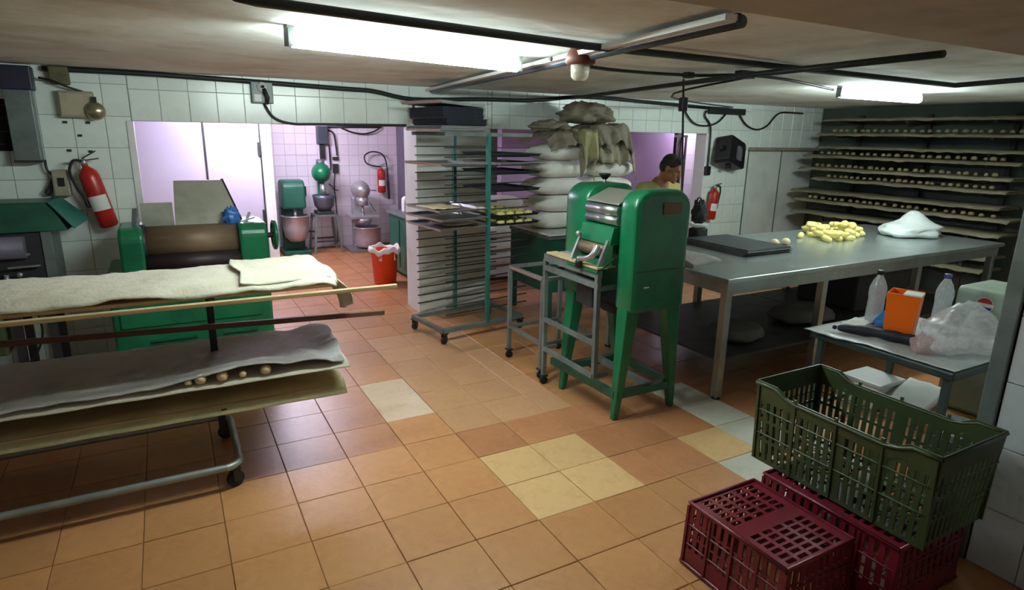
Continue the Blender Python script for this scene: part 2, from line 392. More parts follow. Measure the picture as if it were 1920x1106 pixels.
# rear room
YR = 5.72
wr = struct(MB().box((-4.2, YR+.007, 0), (9.2, YR+.2, ZC+.05)).build('wall_rear', wgrout))
wall_tiles(wr, wtile_r, .20, 2.3, 0, ZC, .158, .158, 'y', YR)
cw = struct(MB().box((-3.2, 4.93, 0), (.085, 5.7, ZC+.02)).build('wall_cold_room', panelw))
for a, b in ((-3.2, -1.42), (-1.41, -.60), (-.59, .08)):
    MB().box((a+.006, 4.90, .05), (b-.006, 4.94, ZC-.02)).build('panel', panelw, cw, bevel=.006)
for xx in (-1.415, -.595, .078): MB().box((xx-.009, 4.888, .04), (xx+.009, 4.93, ZC)).build('panel_strip', darkmetal, cw)
MB().box((.04, 4.86, 1.45), (.075, 4.90, 1.62)).build('hinge', darkmetal, cw); MB().box((.04, 4.86, .55), (.075, 4.90, .72)).build('hinge', darkmetal, cw)
struct(MB().box((.085, 4.84, 0), (.215, 5.72, ZC+.02)).build('wall_column', plaster, bevel=.008))
struct(MB().box((2.24, 4.9, 0), (2.52, 5.72, ZC+.02)).build('wall_pier', mat('grey_pier', (120, 112, 130), .7, var=.08)))
struct(MB().box((2.95, 3.42, 0), (6.02, 3.55, ZC+.02)).build('wall_partition', violet))
wpt = struct(MB().box((6.5, 3.72, 0), (9.2, 3.85, ZC+.02)).build('wall_passage', wgrout))
wall_tiles(wpt, wtile_r, 6.5, 7.5, 0, ZC, .25, .25, 'y', 3.713)
struct(MB().box((-4.2, -6.6, 0), (-4.0, 5.95, ZC+.05)).build('wall_left', plaster))
struct(MB().box((7.05, -3.2, 0), (7.25, 3.7, ZC+.05)).build('wall_right', mat('green_grey_wall', (82, 92, 82), .7, var=.15, scale=3)))  # shade behind the board rack is put into the dark wall colour
struct(MB().box((9.0, 1.6, 0), (9.2, 5.95, ZC+.05)).build('wall_far_right', violet))
struct(MB().box((-4.2, -6.8, 0), (2.1, -6.6, ZC+.05)).build('wall_front', plaster))
# near wall on the right with its corner post
XN = 1.86
wn = struct(MB().box((XN+.007, -6.6, 0), (XN+.16, -3.06, ZC+.05)).build('wall_near', wgrout))
MB().box((XN+.007, -3.2, 0), (7.2, -3.06, ZC+.05)).build('return_wall', plaster, wn)
MB().box((XN-.012, -3.085, 0), (XN+.17, -3.02, ZC)).build('corner_post', greym, wn, bevel=.006)
wall_tiles(wn, wtile_s, -4.7, -3.09, 0, ZC, .285, .28, 'x', XN)

# ------------------------------------------------------------------ lamps
def lamp(label, p, q, strength, rgb, r=.045):
    p = Vector(p); q = Vector(q); c = (p+q)/2; d = q-p; L = d.length; rz = math.atan2(d.y, d.x)
    t = thing('fluorescent_lamp', label, 'lamp', (c.x, c.y, p.z), rz)
    top = ZC-p.z
    MB().box((-L/2-.03, -.022, top-.004), (L/2+.03, .022, top+.014)).build('housing', whitep, t, bevel=.006, local=True)
    for s in (-1, 1):
        MB().box((s*(L/2+.012)-.014, -.022, -.03), (s*(L/2+.012)+.014, .022, top+.008)).build('lamp_holder', greym, t, local=True)
    MB().cyl((-L/2, 0, 0), (L/2, 0, 0), r, 14).build('tube', emit('tube_light', rgb, strength), t, local=True)
    return t
W1 = (.84, 1.0, .95)
lamp('long bright fluorescent lamp hanging under the ceiling above the cloth-covered cart', pz(548, 73, 2.15), pz(968, 123, 2.15), LAMP_MAIN, W1, .034)
lamp('short bright fluorescent lamp near the dark wall shelves', pz(1576, 175, 2.145), pz(1722, 186, 2.145), LAMP_SIDE, W1, .034)
lamp('violet-white fluorescent lamp behind the lintel over the cold room panels', (-.6, 4.05, 2.13), (.6, 4.05, 2.13), LAMP_REAR, (.86, .80, 1.0), .03)
lamp('added violet-white fluorescent lamp in the passage behind the violet wall', (6.1, 3.05, 2.13), (6.9, 3.05, 2.13), LAMP_REAR*.32, (.88, .80, 1.0), .03)  # unseen lamp, added to light the violet wall and passage tiles
lamp('added fluorescent lamp under the ceiling behind the viewpoint', (-2.2, -5.4, 2.1), (-1.0, -5.4, 2.1), LAMP_BACK_FILL, W1, .03)  # unseen weak fill tube, added for the foreground floor

# jelly-jar ceiling lamp (unlit)
c = pz(1088, 118, 2.13)
t = thing('jar_lamp', 'unlit glass jar lamp with dark red base on the ceiling', 'lamp', (c.x, c.y, 2.05))
MB().lathe([(.06, 2.12), (.075, 2.13), (.075, 2.16), (.05, 2.2)], (c.x, c.y, 0), 16).build('base', mat('rust_red', (92, 40, 34), .6), t)
MB().lathe([(.001, 2.045), (.03, 2.048), (.045, 2.065), (.048, 2.125), (.04, 2.13)], (c.x, c.y, 0), 16).build('jar', jarglass, t)

# ------------------------------------------------------------------ conduits, cables, boxes
def pipe(name, pts, r, m, label, cat, smooth=True, n=8):
    return single(MB().tube(spline(pts, 5) if smooth else pts, r, n), name, m, label, cat)
zc = ZC-.02
def line_z(pts, z): return [pz(x, y, z) for x, y in pts]
pipe('conduit_pipe', line_z(((440, -8), (480, 2), (1100, 86), (1790, 160), (1925, 149)), zc), .017, conduitm, 'long dark conduit pipe crossing the whole ceiling above both lamps', 'pipe', False)
pipe('conduit_pipe', [py(1072, 184, YW-.05)] + line_z(((1200, 167), (1400, 141), (1770, 101)), zc-.038), .016, conduitm, 'dark conduit pipe running along the ceiling towards the right beam', 'pipe', False)
pipe('conduit_pipe', line_z(((1030, 110), (1140, 130), (1290, 141), (1395, 141), (1480, 150), (1562, 168)), zc), .010, conduitm, 'thin dark conduit feeding the short lamp by the wall shelves', 'pipe')
pipe('conduit_pipe', [py(x, y, YW-.03) for x, y in ((78, 128), (300, 140), (640, 166), (700, 171), (775, 186), (900, 186), (1000, 188), (1100, 182), (1240, 194), (1380, 207))], .02, conduitm, 'thick dark conduit running along the top of the tiled back wall', 'pipe')
pipe('conduit_pipe', [py(x, y, YW-.022) for x, y in ((493, 186), (500, 203), (516, 222), (548, 232), (600, 233), (762, 235))], .011, conduitm, 'curved grey conduit from the socket box along the lintel edge', 'pipe')
pipe('conduit_stub', [py(775, 184, YW-.03), py(776, 232, YW-.03)], .012, conduitm, 'short vertical conduit stub above the stacked black trays', 'pipe', False)
# ceiling runner: pale strip with a shiny pipe
a, b = pz(800, 172, zc), pz(1392, 34, zc)
t = thing('runner_pipe', 'pale ceiling strip with a shiny blue-grey pipe beside the long lamp', 'pipe', ((a.x+b.x)/2, (a.y+b.y)/2, zc-.02))
d = (b-a).normalized(); sd = Vector((-d.y, d.x, 0))
MB().bar(a-sd*.045, b-sd*.045, .05, .02).build('strip', whitep, t)
MB().cyl(a+Vector((0, 0, -.01)), b+Vector((0, 0, -.01)), .022, 12).build('pipe', mat('blue_grey_steel', (92, 104, 120), .3, .7), t)
MB().bar(a-sd*.015, b-sd*.015, .02, .03).build('rust_strip', mat('rust_strip', (84, 44, 44), .6), t)
# boxes on the ceiling
def jbox(x, y, z, d, label):
    c = pz(x, y, z); return single(MB().cbox(c, d), 'junction_box', conduitm, label, 'box', bevel=.006)
jbox(1397, 140, zc-.012, (.12, .06, .045), 'black junction box on the ceiling conduit near the short lamp')
jbox(1291, 141, zc-.01, (.06, .05, .035), 'small black junction box on the ceiling above the green dough sheeter')
c0 = pz(1282, 146, zc)
# mains drop to the dough sheeter
top = Vector((c0.x, c0.y, ZC-.03)); low = px_(1279, 320, 1.9)
pipe('power_cable', [top, top.lerp(low, .33), top.lerp(low, .66), low, px_(1276, 450, 1.87), px_(1271, 530, 1.85), Vector((1.78, -.95, .70))], .007, blackp, 'black power cable dropping from the ceiling to the green dough sheeter', 'cable')
cb = top.lerp(low, .28)
single(MB().cbox(cb, (.045, .045, .09)), 'cable_coupler', blackp, 'small black coupler box on the cable dropping to the sheeter', 'box', bevel=.006)
pp = [py(1340, 206, YW-.03), py(1386, 212, YW-.03)]
single(MB().cbox((pp[0]+pp[1])/2, (.62, .05, .075)), 'cable_box', conduitm, 'long black cable box at the right end of the wall conduit', 'box', bevel=.008)
yw = YW-.03
pipe('loose_cable', [py(x, y, yw) for x, y in ((1284, 208), (1300, 230), (1322, 236), (1345, 230), (1362, 213))], .010, blackp, 'black cable loop sagging under the wall conduit', 'cable')
t = thing('plug_cable', 'black cable hanging down the right pier with a plug block', 'cable', py(1325, 330, yw))
MB().tube(spline([py(x, y, yw) for x, y in ((1325, 207), (1322, 218), (1332, 236), (1331, 270), (1327, 312))]), .011, 7).build('cord', blackp, t)
MB().cbox(py(1326, 320, YW-.025), (.085, .045, .11)).build('plug_block', blackp, t, bevel=.01)
pipe('loose_cable', [py(x, y, yw) for x, y in ((1384, 210), (1398, 233), (1418, 243), (1438, 236), (1456, 216), (1470, 211), (1506, 213))], .011, blackp, 'wavy black cable sagging towards the wall shelves', 'cable')
pipe('loose_cable', [pz(1397, 146, zc-.03), Vector((2.4, -.4, 2.08)), py(1374, 201, YW-.06)], .007, blackp, 'thin black cable stretched from the ceiling box to the wall box', 'cable')

# ------------------------------------------------------------------ fittings on the left of the back wall
def wallbox(mb_c, d): return MB().cbox(mb_c, d)
c = py(491, 174, YW-.03)
t = thing('socket_box', 'grey metal socket box with a round white rotary switch on lintel', 'switch', (c.x, YW-.03, c.z-.09))
MB().box((c.x-.085, YW-.055, c.z-.085), (c.x+.085, YW-.001, c.z+.085)).build('box', greym, t, bevel=.006)
MX = Matrix.Rotation(math.pi/2, 4, 'X')
MB().lathe([(.04, 0), (.036, .02), (.02, .022), (.018, .03), (.001, .031)], (c.x+.0, YW-.055, c.z+.045), 18, MX).build('dial', whitep, t)
MB().lathe([(.012, 0), (.012, .04), (.001, .041)], (c.x, YW-.08, c.z+.045), 12, MX).build('dial_centre', blackp, t)
MB().box((c.x-.065, YW-.062, c.z-.07), (c.x-.01, YW-.053, c.z-.015)).build('white_plate', whitep, t)
MB().tube([(c.x+.01, YW-.07, c.z+.03), (c.x+.035, YW-.085, c.z-.04), (c.x+.03, YW-.06, c.z-.085)], .018, 8).build('plug', darkmetal, t)
# alarm bell on its box
a, b = py(108, 170, YW), py(188, 222, YW)
t = thing('alarm_bell', 'dusty metal box with a round brass-grey alarm bell on tiled wall', 'bell', ((a.x+b.x)/2, YW-.05, b.z))
MB().box((a.x, YW-.075, b.z), (b.x-.02, YW-.001, a.z)).build('box', boxgrey, t, bevel=.008)
MB().box((a.x+.01, YW-.082, b.z+.015), (b.x-.03, YW-.07, a.z-.015)).build('cover', mat('box_cover', (176, 166, 144), .6, .1, var=.12, scale=6, dirt=(120, 108, 84), dscale=5, damt=.6), t, bevel=.003)
g = py(179, 208, YW-.1)
MB().lathe([(.066, 0), (.066, .012), (.058, .03), (.038, .046), (.012, .053), (.001, .054)], (g.x, YW-.085, g.z), 22, MX).build('gong', mat('brass_grey', (168, 164, 136), .25, .8, var=.1), t)
MB().box((g.x-.015, YW-.11, g.z+.055), (g.x+.015, YW-.075, g.z+.1)).build('striker', darkmetal, t)
for x, y in ((122, 229), (165, 230), (150, 254), (130, 282), (170, 284)):
    c = py(x, y, YW); single(MB().cbox((c.x, YW-.004, c.z), (.028, .01, .018)), 'screw_plug', darkmetal, 'small dark screw plug left in the tiles around the alarm bell', 'plug', 'screw plugs by the alarm bell')
# starter box and cable
a, b = py(97, 318, YW), py(137, 366, YW)
t = thing('starter_box', 'small grey starter box with a black window above the left machine', 'switch', ((a.x+b.x)/2, YW-.04, b.z))
MB().box((a.x, YW-.085, b.z), (b.x, YW-.001, a.z)).build('box', boxgrey, t, bevel=.012)
MB().box((a.x+.035, YW-.091, b.z+.075), (b.x-.03, YW-.08, a.z-.055)).build('window', blackp, t)
MB().tube(spline([py(x, y, YW-.05) for x, y in ((84, 300), (88, 318), (98, 330), (92, 350), (86, 362), (94, 364), (98, 345))], 6), .009, 7).build('cord', blackp, t)
# tall grey duct beside a dark vent opening
a, b = py(30, 150, YW), py(84, 300, YW)
t = thing('metal_duct', 'tall grey metal duct hanging from the ceiling in the left corner', 'duct', (b.x-.06, YW-.1, b.z))
MB().box((b.x-.155, YW-.13, b.z), (b.x, YW-.001, ZC-.06)).build('body', greym, t, bevel=.005)
MB().box((b.x-.165, YW-.14, ZC-.17), (b.x+.02, YW-.001, ZC-.005)).build('dark_cap', mat('navy_cap', (34, 36, 58), .5), t, bevel=.01)
MB().box((b.x-.16, YW-.135, b.z-.012), (b.x+.005, YW-.002, b.z+.004)).build('bottom_flange', darkmetal, t)
t = thing('vent_opening', 'dark square vent opening beside the grey duct', 'vent', (-2.25, YW-.03, 1.6))
MB().box((-2.6, YW-.02, 1.60), (-1.93, YW-.001, 1.96)).build('recess', blackint, t)
for k in range(4): MB().box((-2.6, YW-.03, 1.64+k*.09), (-1.94, YW-.018, 1.652+k*.09)).build('louvre', mat('vent_metal', (30, 26, 32), .7), t)
c = py(100, 145, YW)
t = thing('cable_gland_box', 'rusty cable box wedged between duct and alarm bell', 'box', (c.x+.06, YW-.05, c.z-.06))
MB().box((c.x-.02, YW-.08, c.z-.05), (c.x+.1, YW-.001, c.z+.075)).build('box', mat('rusty_green', (96, 92, 62), .7, var=.3, scale=18), t, bevel=.01)
MB().tube(spline([(c.x-.08, YW-.07, c.z-.01), (c.x+.0, YW-.09, c.z-.03), (c.x+.08, YW-.09, c.z-.065), (c.x+.17, YW-.05, c.z-.095)]), .008, 7).build('cord', blackp, t)
pipe('white_pipe', [(-2.7, YW-.09, 2.115), (-2.06, YW-.09, 2.115)], .016, whitep, 'short white pipe beside the duct in the upper left corner', 'pipe', False)

# ------------------------------------------------------------------ fire extinguishers
def extinguisher(loc, tilt, h, r, label, hose_side=-1, rx=0.):
    t = thing('fire_extinguisher', label, 'extinguisher', loc); t.rotation_euler = (rx, tilt, 0)
    body = MB().lathe([(r*.8, 0), (r, .015), (r, h*.68), (r*.9, h*.75), (r*.55, h*.80), (r*.3, h*.83), (r*.3, h*.86)], n=20).build('cylinder', redp, t, local=True)
    q = MB()
    n = 8
    vs = []
    for k in range(n+1):
        a = math.radians(-150+120*k/n)
        for z in (h*.24, h*.44): vs.append((math.cos(a)*r*1.012, math.sin(a)*r*1.012, z))
    q.add(vs, [(2*k, 2*k+2, 2*k+3, 2*k+1) for k in range(n)], True).build('paper_label', paperw, body, local=True)
    MB().lathe([(r*.34, h*.85), (r*.34, h*.9), (r*.2, h*.93), (.001, h*.935)], n=12).build('valve', alu, t, local=True)
    MB().bar((0, 0, h*.91), (r*1.5, -.01, h*.9), .018, .008).bar((0, 0, h*.94), (r*1.45, -.01, h*1.0), .018, .008).build('handle', darkmetal, t, local=True)
    s = hose_side
    MB().tube(spline([(0, -.01, h*.9), (s*r*.9, -.01, h*.93), (s*r*1.6, 0, h*.8), (s*r*1.55, 0, h*.6), (s*r*1.25, -.01, h*.45), (s*r*1.12, -.01, h*.3)], 6), [.010]*26+[.014]*5, 8).build('hose', rubber, t, local=True)
    MB().box((-.02, r*.9, h*.7), (.02, r+.035, h*.75)).build('bracket', darkmetal, t, local=True)
    return t
a, b = py(180, 296, YW-.1), py(206, 424, YW-.1)
extinguisher((b.x, YW-.11, b.z), math.atan2(a.x-b.x-.09, .53), .56, .068, 'large red fire extinguisher hanging askew between the alarm bell and the cold room')
a = py(1331, 411, YW-.08)
extinguisher((a.x, YW-.08, a.z), .10, .46, .062, 'red fire extinguisher hanging on the right pier below the black box', 1)
a = py(716, 361, YR-.1)
e3 = extinguisher((a.x, YR-.1, a.z), .0, .46, .062, 'dull red fire extinguisher with a looped hose on rear tiled wall', 1)
h = [c for c in e3.children if c.name.startswith('hose')][0]
MBh = MB().tube(spline([(0, -.01, .41), (-.12, -.01, .42), (-.24, -.02, .47), (-.26, -.02, .58), (-.14, -.02, .64), (.02, -.02, .6), (.09, -.01, .45), (.10, -.01, .2), (.11, -.01, -.02), (.11, -.01, -.1)], 6), [.011]*43+[.02]*12, 8)
h.data = MBh.mesh('hose', rubber)

# black boxy fan heater on the right pier, tilted
c = py(1366, 287, YW-.1)
t = thing('speaker_box', 'tilted black speaker box mounted on the right pier', 'speaker', (c.x, YW-.13, c.z)); t.rotation_euler = (math.radians(-10), math.radians(18), math.radians(12))
MB().prism(rrect(-.2, .2, -.17, .17, .05, 5, False), 'y', -.10, .10).build('case', blackp, t, local=True, bevel=.012)
MB().prism(rrect(-.03, .09, -.10, .08, .03, 5, False), 'y', -.112, -.095).build('grille', mat('grey_grille', (90, 92, 100), .6), t, local=True)
for q in (((-.24, -.02, -.03), (-.2, .02, .03)), ((.2, -.02, -.03), (.24, .02, .03)), ((-.04, -.03, -.21), (-.01, .03, -.17))): MB().box(*q).build('lug', blackp, t, local=True)
MB().box((-.03, .1, -.02), (.03, .17, .05)).build('wall_mount', darkmetal, t, local=True)

# ------------------------------------------------------------------ cloth-covered proofing cart (left foreground)
def caster(parent, x, y, r=.04, top=.12, w=.026, rz=0., zoff=0., local=False):
    """swivel caster under a thing; wheel is a sub-part of the fork"""
    c, s = math.cos(rz), math.sin(rz)
    f = MB(); 
    for k in (-1, 1):
        f.bar((x-s*k*(w/2+.006), y+c*k*(w/2+.006), r*.8), (x-s*k*(w/2+.006), y+c*k*(w/2+.006), top-.01), .004, r*.9, (c, s, 0))
    f.cbox((x, y, top-.008), (w+.03, w+.03, .012))
    fo = f.build('caster', darkmetal, parent, local=local)
    MB().cyl((x-(-s)*w/2, y-c*w/2, r), (x+(-s)*w/2, y+c*w/2, r), r, 16).build('wheel', rubber, fo, local=local)
    return fo
CX0, CX1 = -3.05, -.88; CY0, CY1, CYM = -1.04, -.40, -.62
t = thing('proofing_cart', 'tall tubular cart on casters carrying cloth-covered boards', 'cart', (-1.9, -.73, 0))
def arc(c, r, a0, a1, z, n=6): return [(c[0]+r*math.cos(math.radians(a0+(a1-a0)*k/n)), c[1]+r*math.sin(math.radians(a0+(a1-a0)*k/n)), z) for k in range(n+1)]
rr = .07; zb = .125
loop = arc((CX1-rr, CY0+rr), rr, -90, 0, zb)+arc((CX1-rr, CY1-rr), rr, 0, 90, zb)+arc((CX0+rr, CY1-rr), rr, 90, 180, zb)+arc((CX0+rr, CY0+rr), rr, 180, 270, zb)
tubem = mat('grey_tube', (150, 158, 154), .4, .5, var=.15, scale=8)
MB().tube(loop+[loop[0]], .019, 10, cap=False).build('base_tube', tubem, t)
for x in (CX1-.05, CX0+.05):
    MB().bar((x, CYM, .12), (x, CYM, 1.0), .035, .035).build('post', darkmetal, t)
for x in (CX1-.05, CX0+.05):
    for z in (.42, .545, .985): MB().bar((x, CY0+.03, z), (x, CY1-.02, z), .025, .02).build('arm', darkmetal, t)
for x in (CX1-.03, CX0+.03):
    for y in (CY0+.03, CY1-.03): caster(t, x, y, .042, .115, rz=.4)
def board(name, x0, x1, y0, y1, z, th, m, label, cat='board', bow=0.):
    return single(MB().box((x0, y0, z), (x1, y1, z+th)), name, m, label, cat, bevel=.004)
for x1, z, nm in ((-.36, .995, 'top'), (-.33, .555, 'middle'), (-.35, .430, 'lowest')):
    board('proofing_board', -3.0, x1, -.99, -.645, z, .018, wood, f'{nm} front wooden board on the cloth-covered cart')
    board('proofing_board', -3.0, x1, -.595, -.43, z, .018, wood, f'{nm} rear wooden board on the cloth-covered cart')
single(MB().bar((-3.0, -1.035, .990), (-.03, -1.035, .978), .03, .02), 'wooden_slat', wood, 'long pale wooden slat sticking out along the top front of the cart', 'slat', bevel=.003)
single(MB().bar((-3.0, -.755, .870), (-.02, -.76, .755), .022, .028), 'wooden_slat', woodd, 'long dark wooden slat sticking out below the top board of the cart', 'slat', bevel=.003)
# thick cloth on the top board, falling over the right-hand end
def wr(x, y, k): return .007*(.3-abs(nz(x, y, k, 7)))+.005*(.3-abs(nz(x*.6, y*1.6, k+4, 15)))+.003*nz(x, y, k+9, 30)
def top_cloth(u, v):
    x = -3.02+2.68*u; y = -1.0+.56*v
    z = 1.062+.012*nz(x, y, 1, 3.2)+wr(x, y, 1)
    if v < .16:
        k = (.16-v)/.16; dr = .030+.028*(.5+nz(x, 2, 0, 3.5))
        z -= dr*k*k+.012*k*nz(x, 2, 0, 9); y += .02*nz(x, 0, 4, 6)*k-.004*k
    if v > .9: z -= .05*(v-.9)/.1
    if u > .97: x += .02*nz(v*3, 0, 2, 2); z -= .02*(u-.97)/.03
    return (x, y, z)
def cloth_end(u, v):
    # hanging tail at the far right corner
    x = -.352+.11*u+.02*math.sin(v*5+u*4)*u; y = -.90+.40*v; z = 1.060-.012-.31*u*(.6+.4*v)-.01*nz(u*3, v*5, 1)
    return (x+.035*math.sin(u*2.2)+.012*math.sin(v*16)*u, y+.02*u, z)
t = thing('floured_cloth', 'thick pale floured cloth covering the top board of the cart', 'cloth', (-1.7, -.72, 1.0))
MB().sheet(top_cloth, 190, 40, .007).build('cover', cloth, t)
MB().sheet(cloth_end, 12, 26, .005).build('hanging_tail', cloth, t)
def top_cloth2(u, v):
    x = -.80+.475*u+.03*nz(v*2, 1, 0); y = -.985+.50*v+.02*u; a = 1.062+.012*nz(x, y, 1, 3.2)+wr(x, y, 1)
    z = a+.012+.3*wr(x, y, 21)+.012*max(0, .12-u)/.12-.045*(max(0, u-.88)/.12)**2-.03*max(0, .12-v)/.12
    return (x, y, z)
single(MB().sheet(top_cloth2, 40, 36, .004), 'folded_cloth', cloth, 'second pale cloth layer folded over the right end of the top board', 'cloth')
def mid_cloth(u, v):
    x = -3.02+2.72*u; y = -1.02+.62*v
    lift = math.exp(-((x+.78)/.38)**2)*.05*(1-v)**1.5
    z = .594+lift+.010*nz(x, y, 2, 3.5)+.02*v+.016*math.sin(x*23+v*4)*max(0, u-.84)/.16+wr(x, y, 31)
    if u > .95: x += .05*(v-.5)*(u-.95)/.05+.02*nz(v*4, 2, 0)
    if v < .06: y += .014*nz(x, 1, 1, 8)
    return (x, y, z)
single(MB().sheet(mid_cloth, 190, 36, .005), 'floured_cloth', clothg, 'grey floured cloth covering the middle board of the cart with rippled end', 'cloth')
def mid_under(u, v):
    x = -3.0+2.70*u; y = -1.035+.58*v
    return (x, y, .581+.003*nz(x, y, 6, 6)-.018*max(0, .1-v)/.1)
single(MB().sheet(mid_under, 90, 14, .005), 'floured_cloth', cloth, 'thin pale cloth lying under the dough pieces on the middle board', 'cloth')
def low_cloth(u, v):
    x = -3.0+2.68*u; y = -1.03+.60*v
    return (x, y, .462+.008*nz(x, y, 7, 4)-.05*max(0, .12-v)/.12+.012*max(0, u-.9)/.1*math.sin(v*7))
single(MB().sheet(low_cloth, 110, 20, .006), 'floured_cloth', mat('yellowed_cloth', (196, 188, 148), .9, var=.1, scale=5, bump=.2, bscale=60, dirt=(150, 140, 108), dscale=4, damt=.5), 'yellowed cloth covering the lowest board of the cart', 'cloth')
for k, (x, y) in enumerate(((375, 704), (416, 699), (498, 690), (352, 712), (455, 696))):
    p = py(x, y, -1.0); r = .027 if k < 3 else .018
    single(MB().lathe([(.001, 0), (r*.8, .002), (r, r*.6), (r*.85, r*1.2), (r*.4, r*1.55), (.001, r*1.6)], (p.x, p.y, .584), 14), 'dough_ball', dough,
           ['largest dough ball peeping from under the grey cloth of the cart', 'second dough ball from the left under the lifted grey cloth', 'rightmost dough ball under the grey cloth of the cart', 'leftmost small dough piece half hidden under the grey cloth', 'small flat dough piece between the two right dough balls'][k], 'dough', 'dough pieces on the cart')

# ------------------------------------------------------------------ green dough brake behind the cart
GX0, GX1, GY0, GY1 = -1.50, -.44, .78, 1.36
t = thing('dough_brake', 'large green dough brake with a brown roller drum and steel guard', 'machine', ((GX0+GX1)/2, 1.07, 0))
base = MB().box((GX0, GY0, .04), (GX1, GY1, .80)).build('lower_body', green, t, bevel=.02)
MB().box((GX0+.05, GY0-.012, .40), (GX0+.98, GY0, .74)).build('front_door', green, base, bevel=.004)
for k in range(4):
    MB().box((-1.28, GY0-.02, .18+k*.035), (-.98, GY0+.002, .19+k*.035)).build('louvre', greend, base)
    MB().box((-.80, GY0-.02, .18+k*.035), (-.56, GY0+.002, .19+k*.035)).build('louvre', greend, base)
MB().box((-.98, GY0-.02, .62), (-.60, GY0-.002, .70)).build('name_plate', darkmetal, base)
MB().ball((-1.13, GY0-.02, .66), .025).build('knob', alu, base)
for x in (GX0+.08, GX1-.08):
    for y in (GY0+.08, GY1-.08): MB().box((x-.04, y-.04, 0), (x+.04, y+.04, .05)).build('foot', darkmetal, t)
for a, b, nm in ((-1.40, -1.25, 'side_column'), (-.63, -.43, 'side_column')):
    MB().prism(rrect(GY0+.02, GY1-.06, .78, 1.10, .10), 'x', a, b).build(nm, green, t, bevel=.02)
MB().cyl((-1.25, GY0+.20, .965), (-.63, GY0+.20, .965), .125, 28).build('drum', drumm, t)
MB().cyl((-1.25, GY0+.10, .835), (-.63, GY0+.10, .835), .07, 20).build('lower_roller', mat('dark_roller', (48, 36, 38), .5, .3), t)
MB().cyl((-1.27, GY0+.20, .965), (-1.235, GY0+.20, .965), .14, 24).build('end_ring', darkmetal, t)
def gp(x, z, y): return (x, y, z)
MB().add([gp(-1.02, 1.395, 1.22), gp(-.685, 1.395, 1.22), gp(-.58, 1.08, 1.02), gp(-1.04, 1.08, 1.02),
          gp(-1.02, 1.395, 1.24), gp(-.685, 1.395, 1.24), gp(-.58, 1.08, 1.04), gp(-1.04, 1.08, 1.04)],
         [(0, 1, 2, 3), (7, 6, 5, 4), (0, 4, 5, 1), (1, 5, 6, 2), (2, 6, 7, 3), (3, 7, 4, 0)]).build('guard_plate', guardm, t, bevel=.003)
MB().box((-1.25, 1.06, 1.06), (-1.045, 1.075, 1.25)).build('side_guard', guardm, t, bevel=.003)
MB().bar((-.58, 1.03, 1.08), (-.685, 1.235, 1.40), .016, .016).build('guard_rib', darkmetal, t)
MB().bar((-1.30, 1.0, 1.08), (-1.285, 1.05, 1.21), .03, .03).build('lever', greym, t)
MB().bar((-.60, .95, 1.10), (-.50, .95, 1.13), .05, .012).bar((-.56, .95, 1.10), (-.53, .95, 1.17), .012, .02).build('latch', alu, t)
wh = MB(); cxx, cyy, czz = -.36, .98, .98
pts = [(cxx, cyy+.105*math.cos(a*math.pi/12), czz+.105*math.sin(a*math.pi/12)) for a in range(25)]
hw = wh.tube(pts, .016, 8, cap=False).build('handwheel', green, t)
for k in range(4): MB().bar((cxx, cyy, czz), (cxx, cyy+.1*math.cos(k*math.pi/2+.4), czz+.1*math.sin(k*math.pi/2+.4)), .02, .014).build('spoke', green, hw)
MB().cyl((-.44, cyy, czz), (-.34, cyy, czz), .022, 12).build('hub', darkmetal, hw)
def crumple(c, r, seed, n=22, m=14, amp=.22, flat=.0):
    mb = MB(); vs = []; fs = []
    for i in range(m+1):
        tt = math.pi*i/m
        for k in range(n):
            a = 2*math.pi*k/n; d = Vector((math.sin(tt)*math.cos(a), math.sin(tt)*math.sin(a), -math.cos(tt)))
            s = 1+amp*noise.noise(d*2.1+Vector((seed, 0, 0)))+amp*.6*abs(noise.noise(d*5+Vector((0, seed, 0))))
            p = Vector((d.x*r[0]*s, d.y*r[1]*s, d.z*r[2]*s))
            if flat and p.z < -r[2]*flat: p.z = -r[2]*flat
            vs.append(p+Vector(c))
    for i in range(m):
        for k in range(n): fs.append((i*n+k, i*n+(k+1) % n, (i+1)*n+(k+1) % n, (i+1)*n+k))
    return mb.add(vs, fs, True)
single(crumple((-.665, .97, 1.135), (.055, .035, .062), 3, 26, 16, .7), 'plastic_bag', film('blue_film', (60, 120, 200), .8), 'small crumpled blue plastic bag stuck on the green dough brake', 'bag')

# ------------------------------------------------------------------ machine with green hood at the far left
t = thing('dough_moulder', 'dark machine with rollers under a long green hood at the left edge', 'machine', (-2.15, 1.2, 0))
hd = MB(); 
prof = [(1.0, 1.08), (1.46, 1.08), (1.46, 1.27), (1.12, 1.27)]
hd.add([(-3.0, y, z) for y, z in prof]+[(-1.70, 1.04, 1.08), (-1.64, 1.46, 1.10), (-1.76, 1.46, 1.27), (-1.80, 1.12, 1.27)],
       [(3, 2, 1, 0), (4, 5, 6, 7), (0, 1, 5, 4), (1, 2, 6, 5), (2, 3, 7, 6), (3, 0, 4, 7)]).build('hood', greend, t, bevel=.008)
MB().add([(-1.80, 1.10, 1.275), (-1.76, 1.46, 1.275), (-1.60, 1.42, 1.12), (-1.66, 1.02, 1.10)], [(0, 1, 2, 3)]).add([(-1.80, 1.10, 1.268), (-1.76, 1.46, 1.268), (-1.60, 1.42, 1.113), (-1.66, 1.02, 1.093)], [(3, 2, 1, 0)]).build('slanted_end', teal, t)
MB().box((-3.0, 1.06, .62), (-1.86, 1.44, 1.08)).build('body', mat('grimy_black', (38, 40, 46), .6, var=.25), t, bevel=.01)
MB().box((-1.86, 1.05, .60), (-1.80, 1.44, 1.08)).build('side_plate', greym, t, bevel=.004)
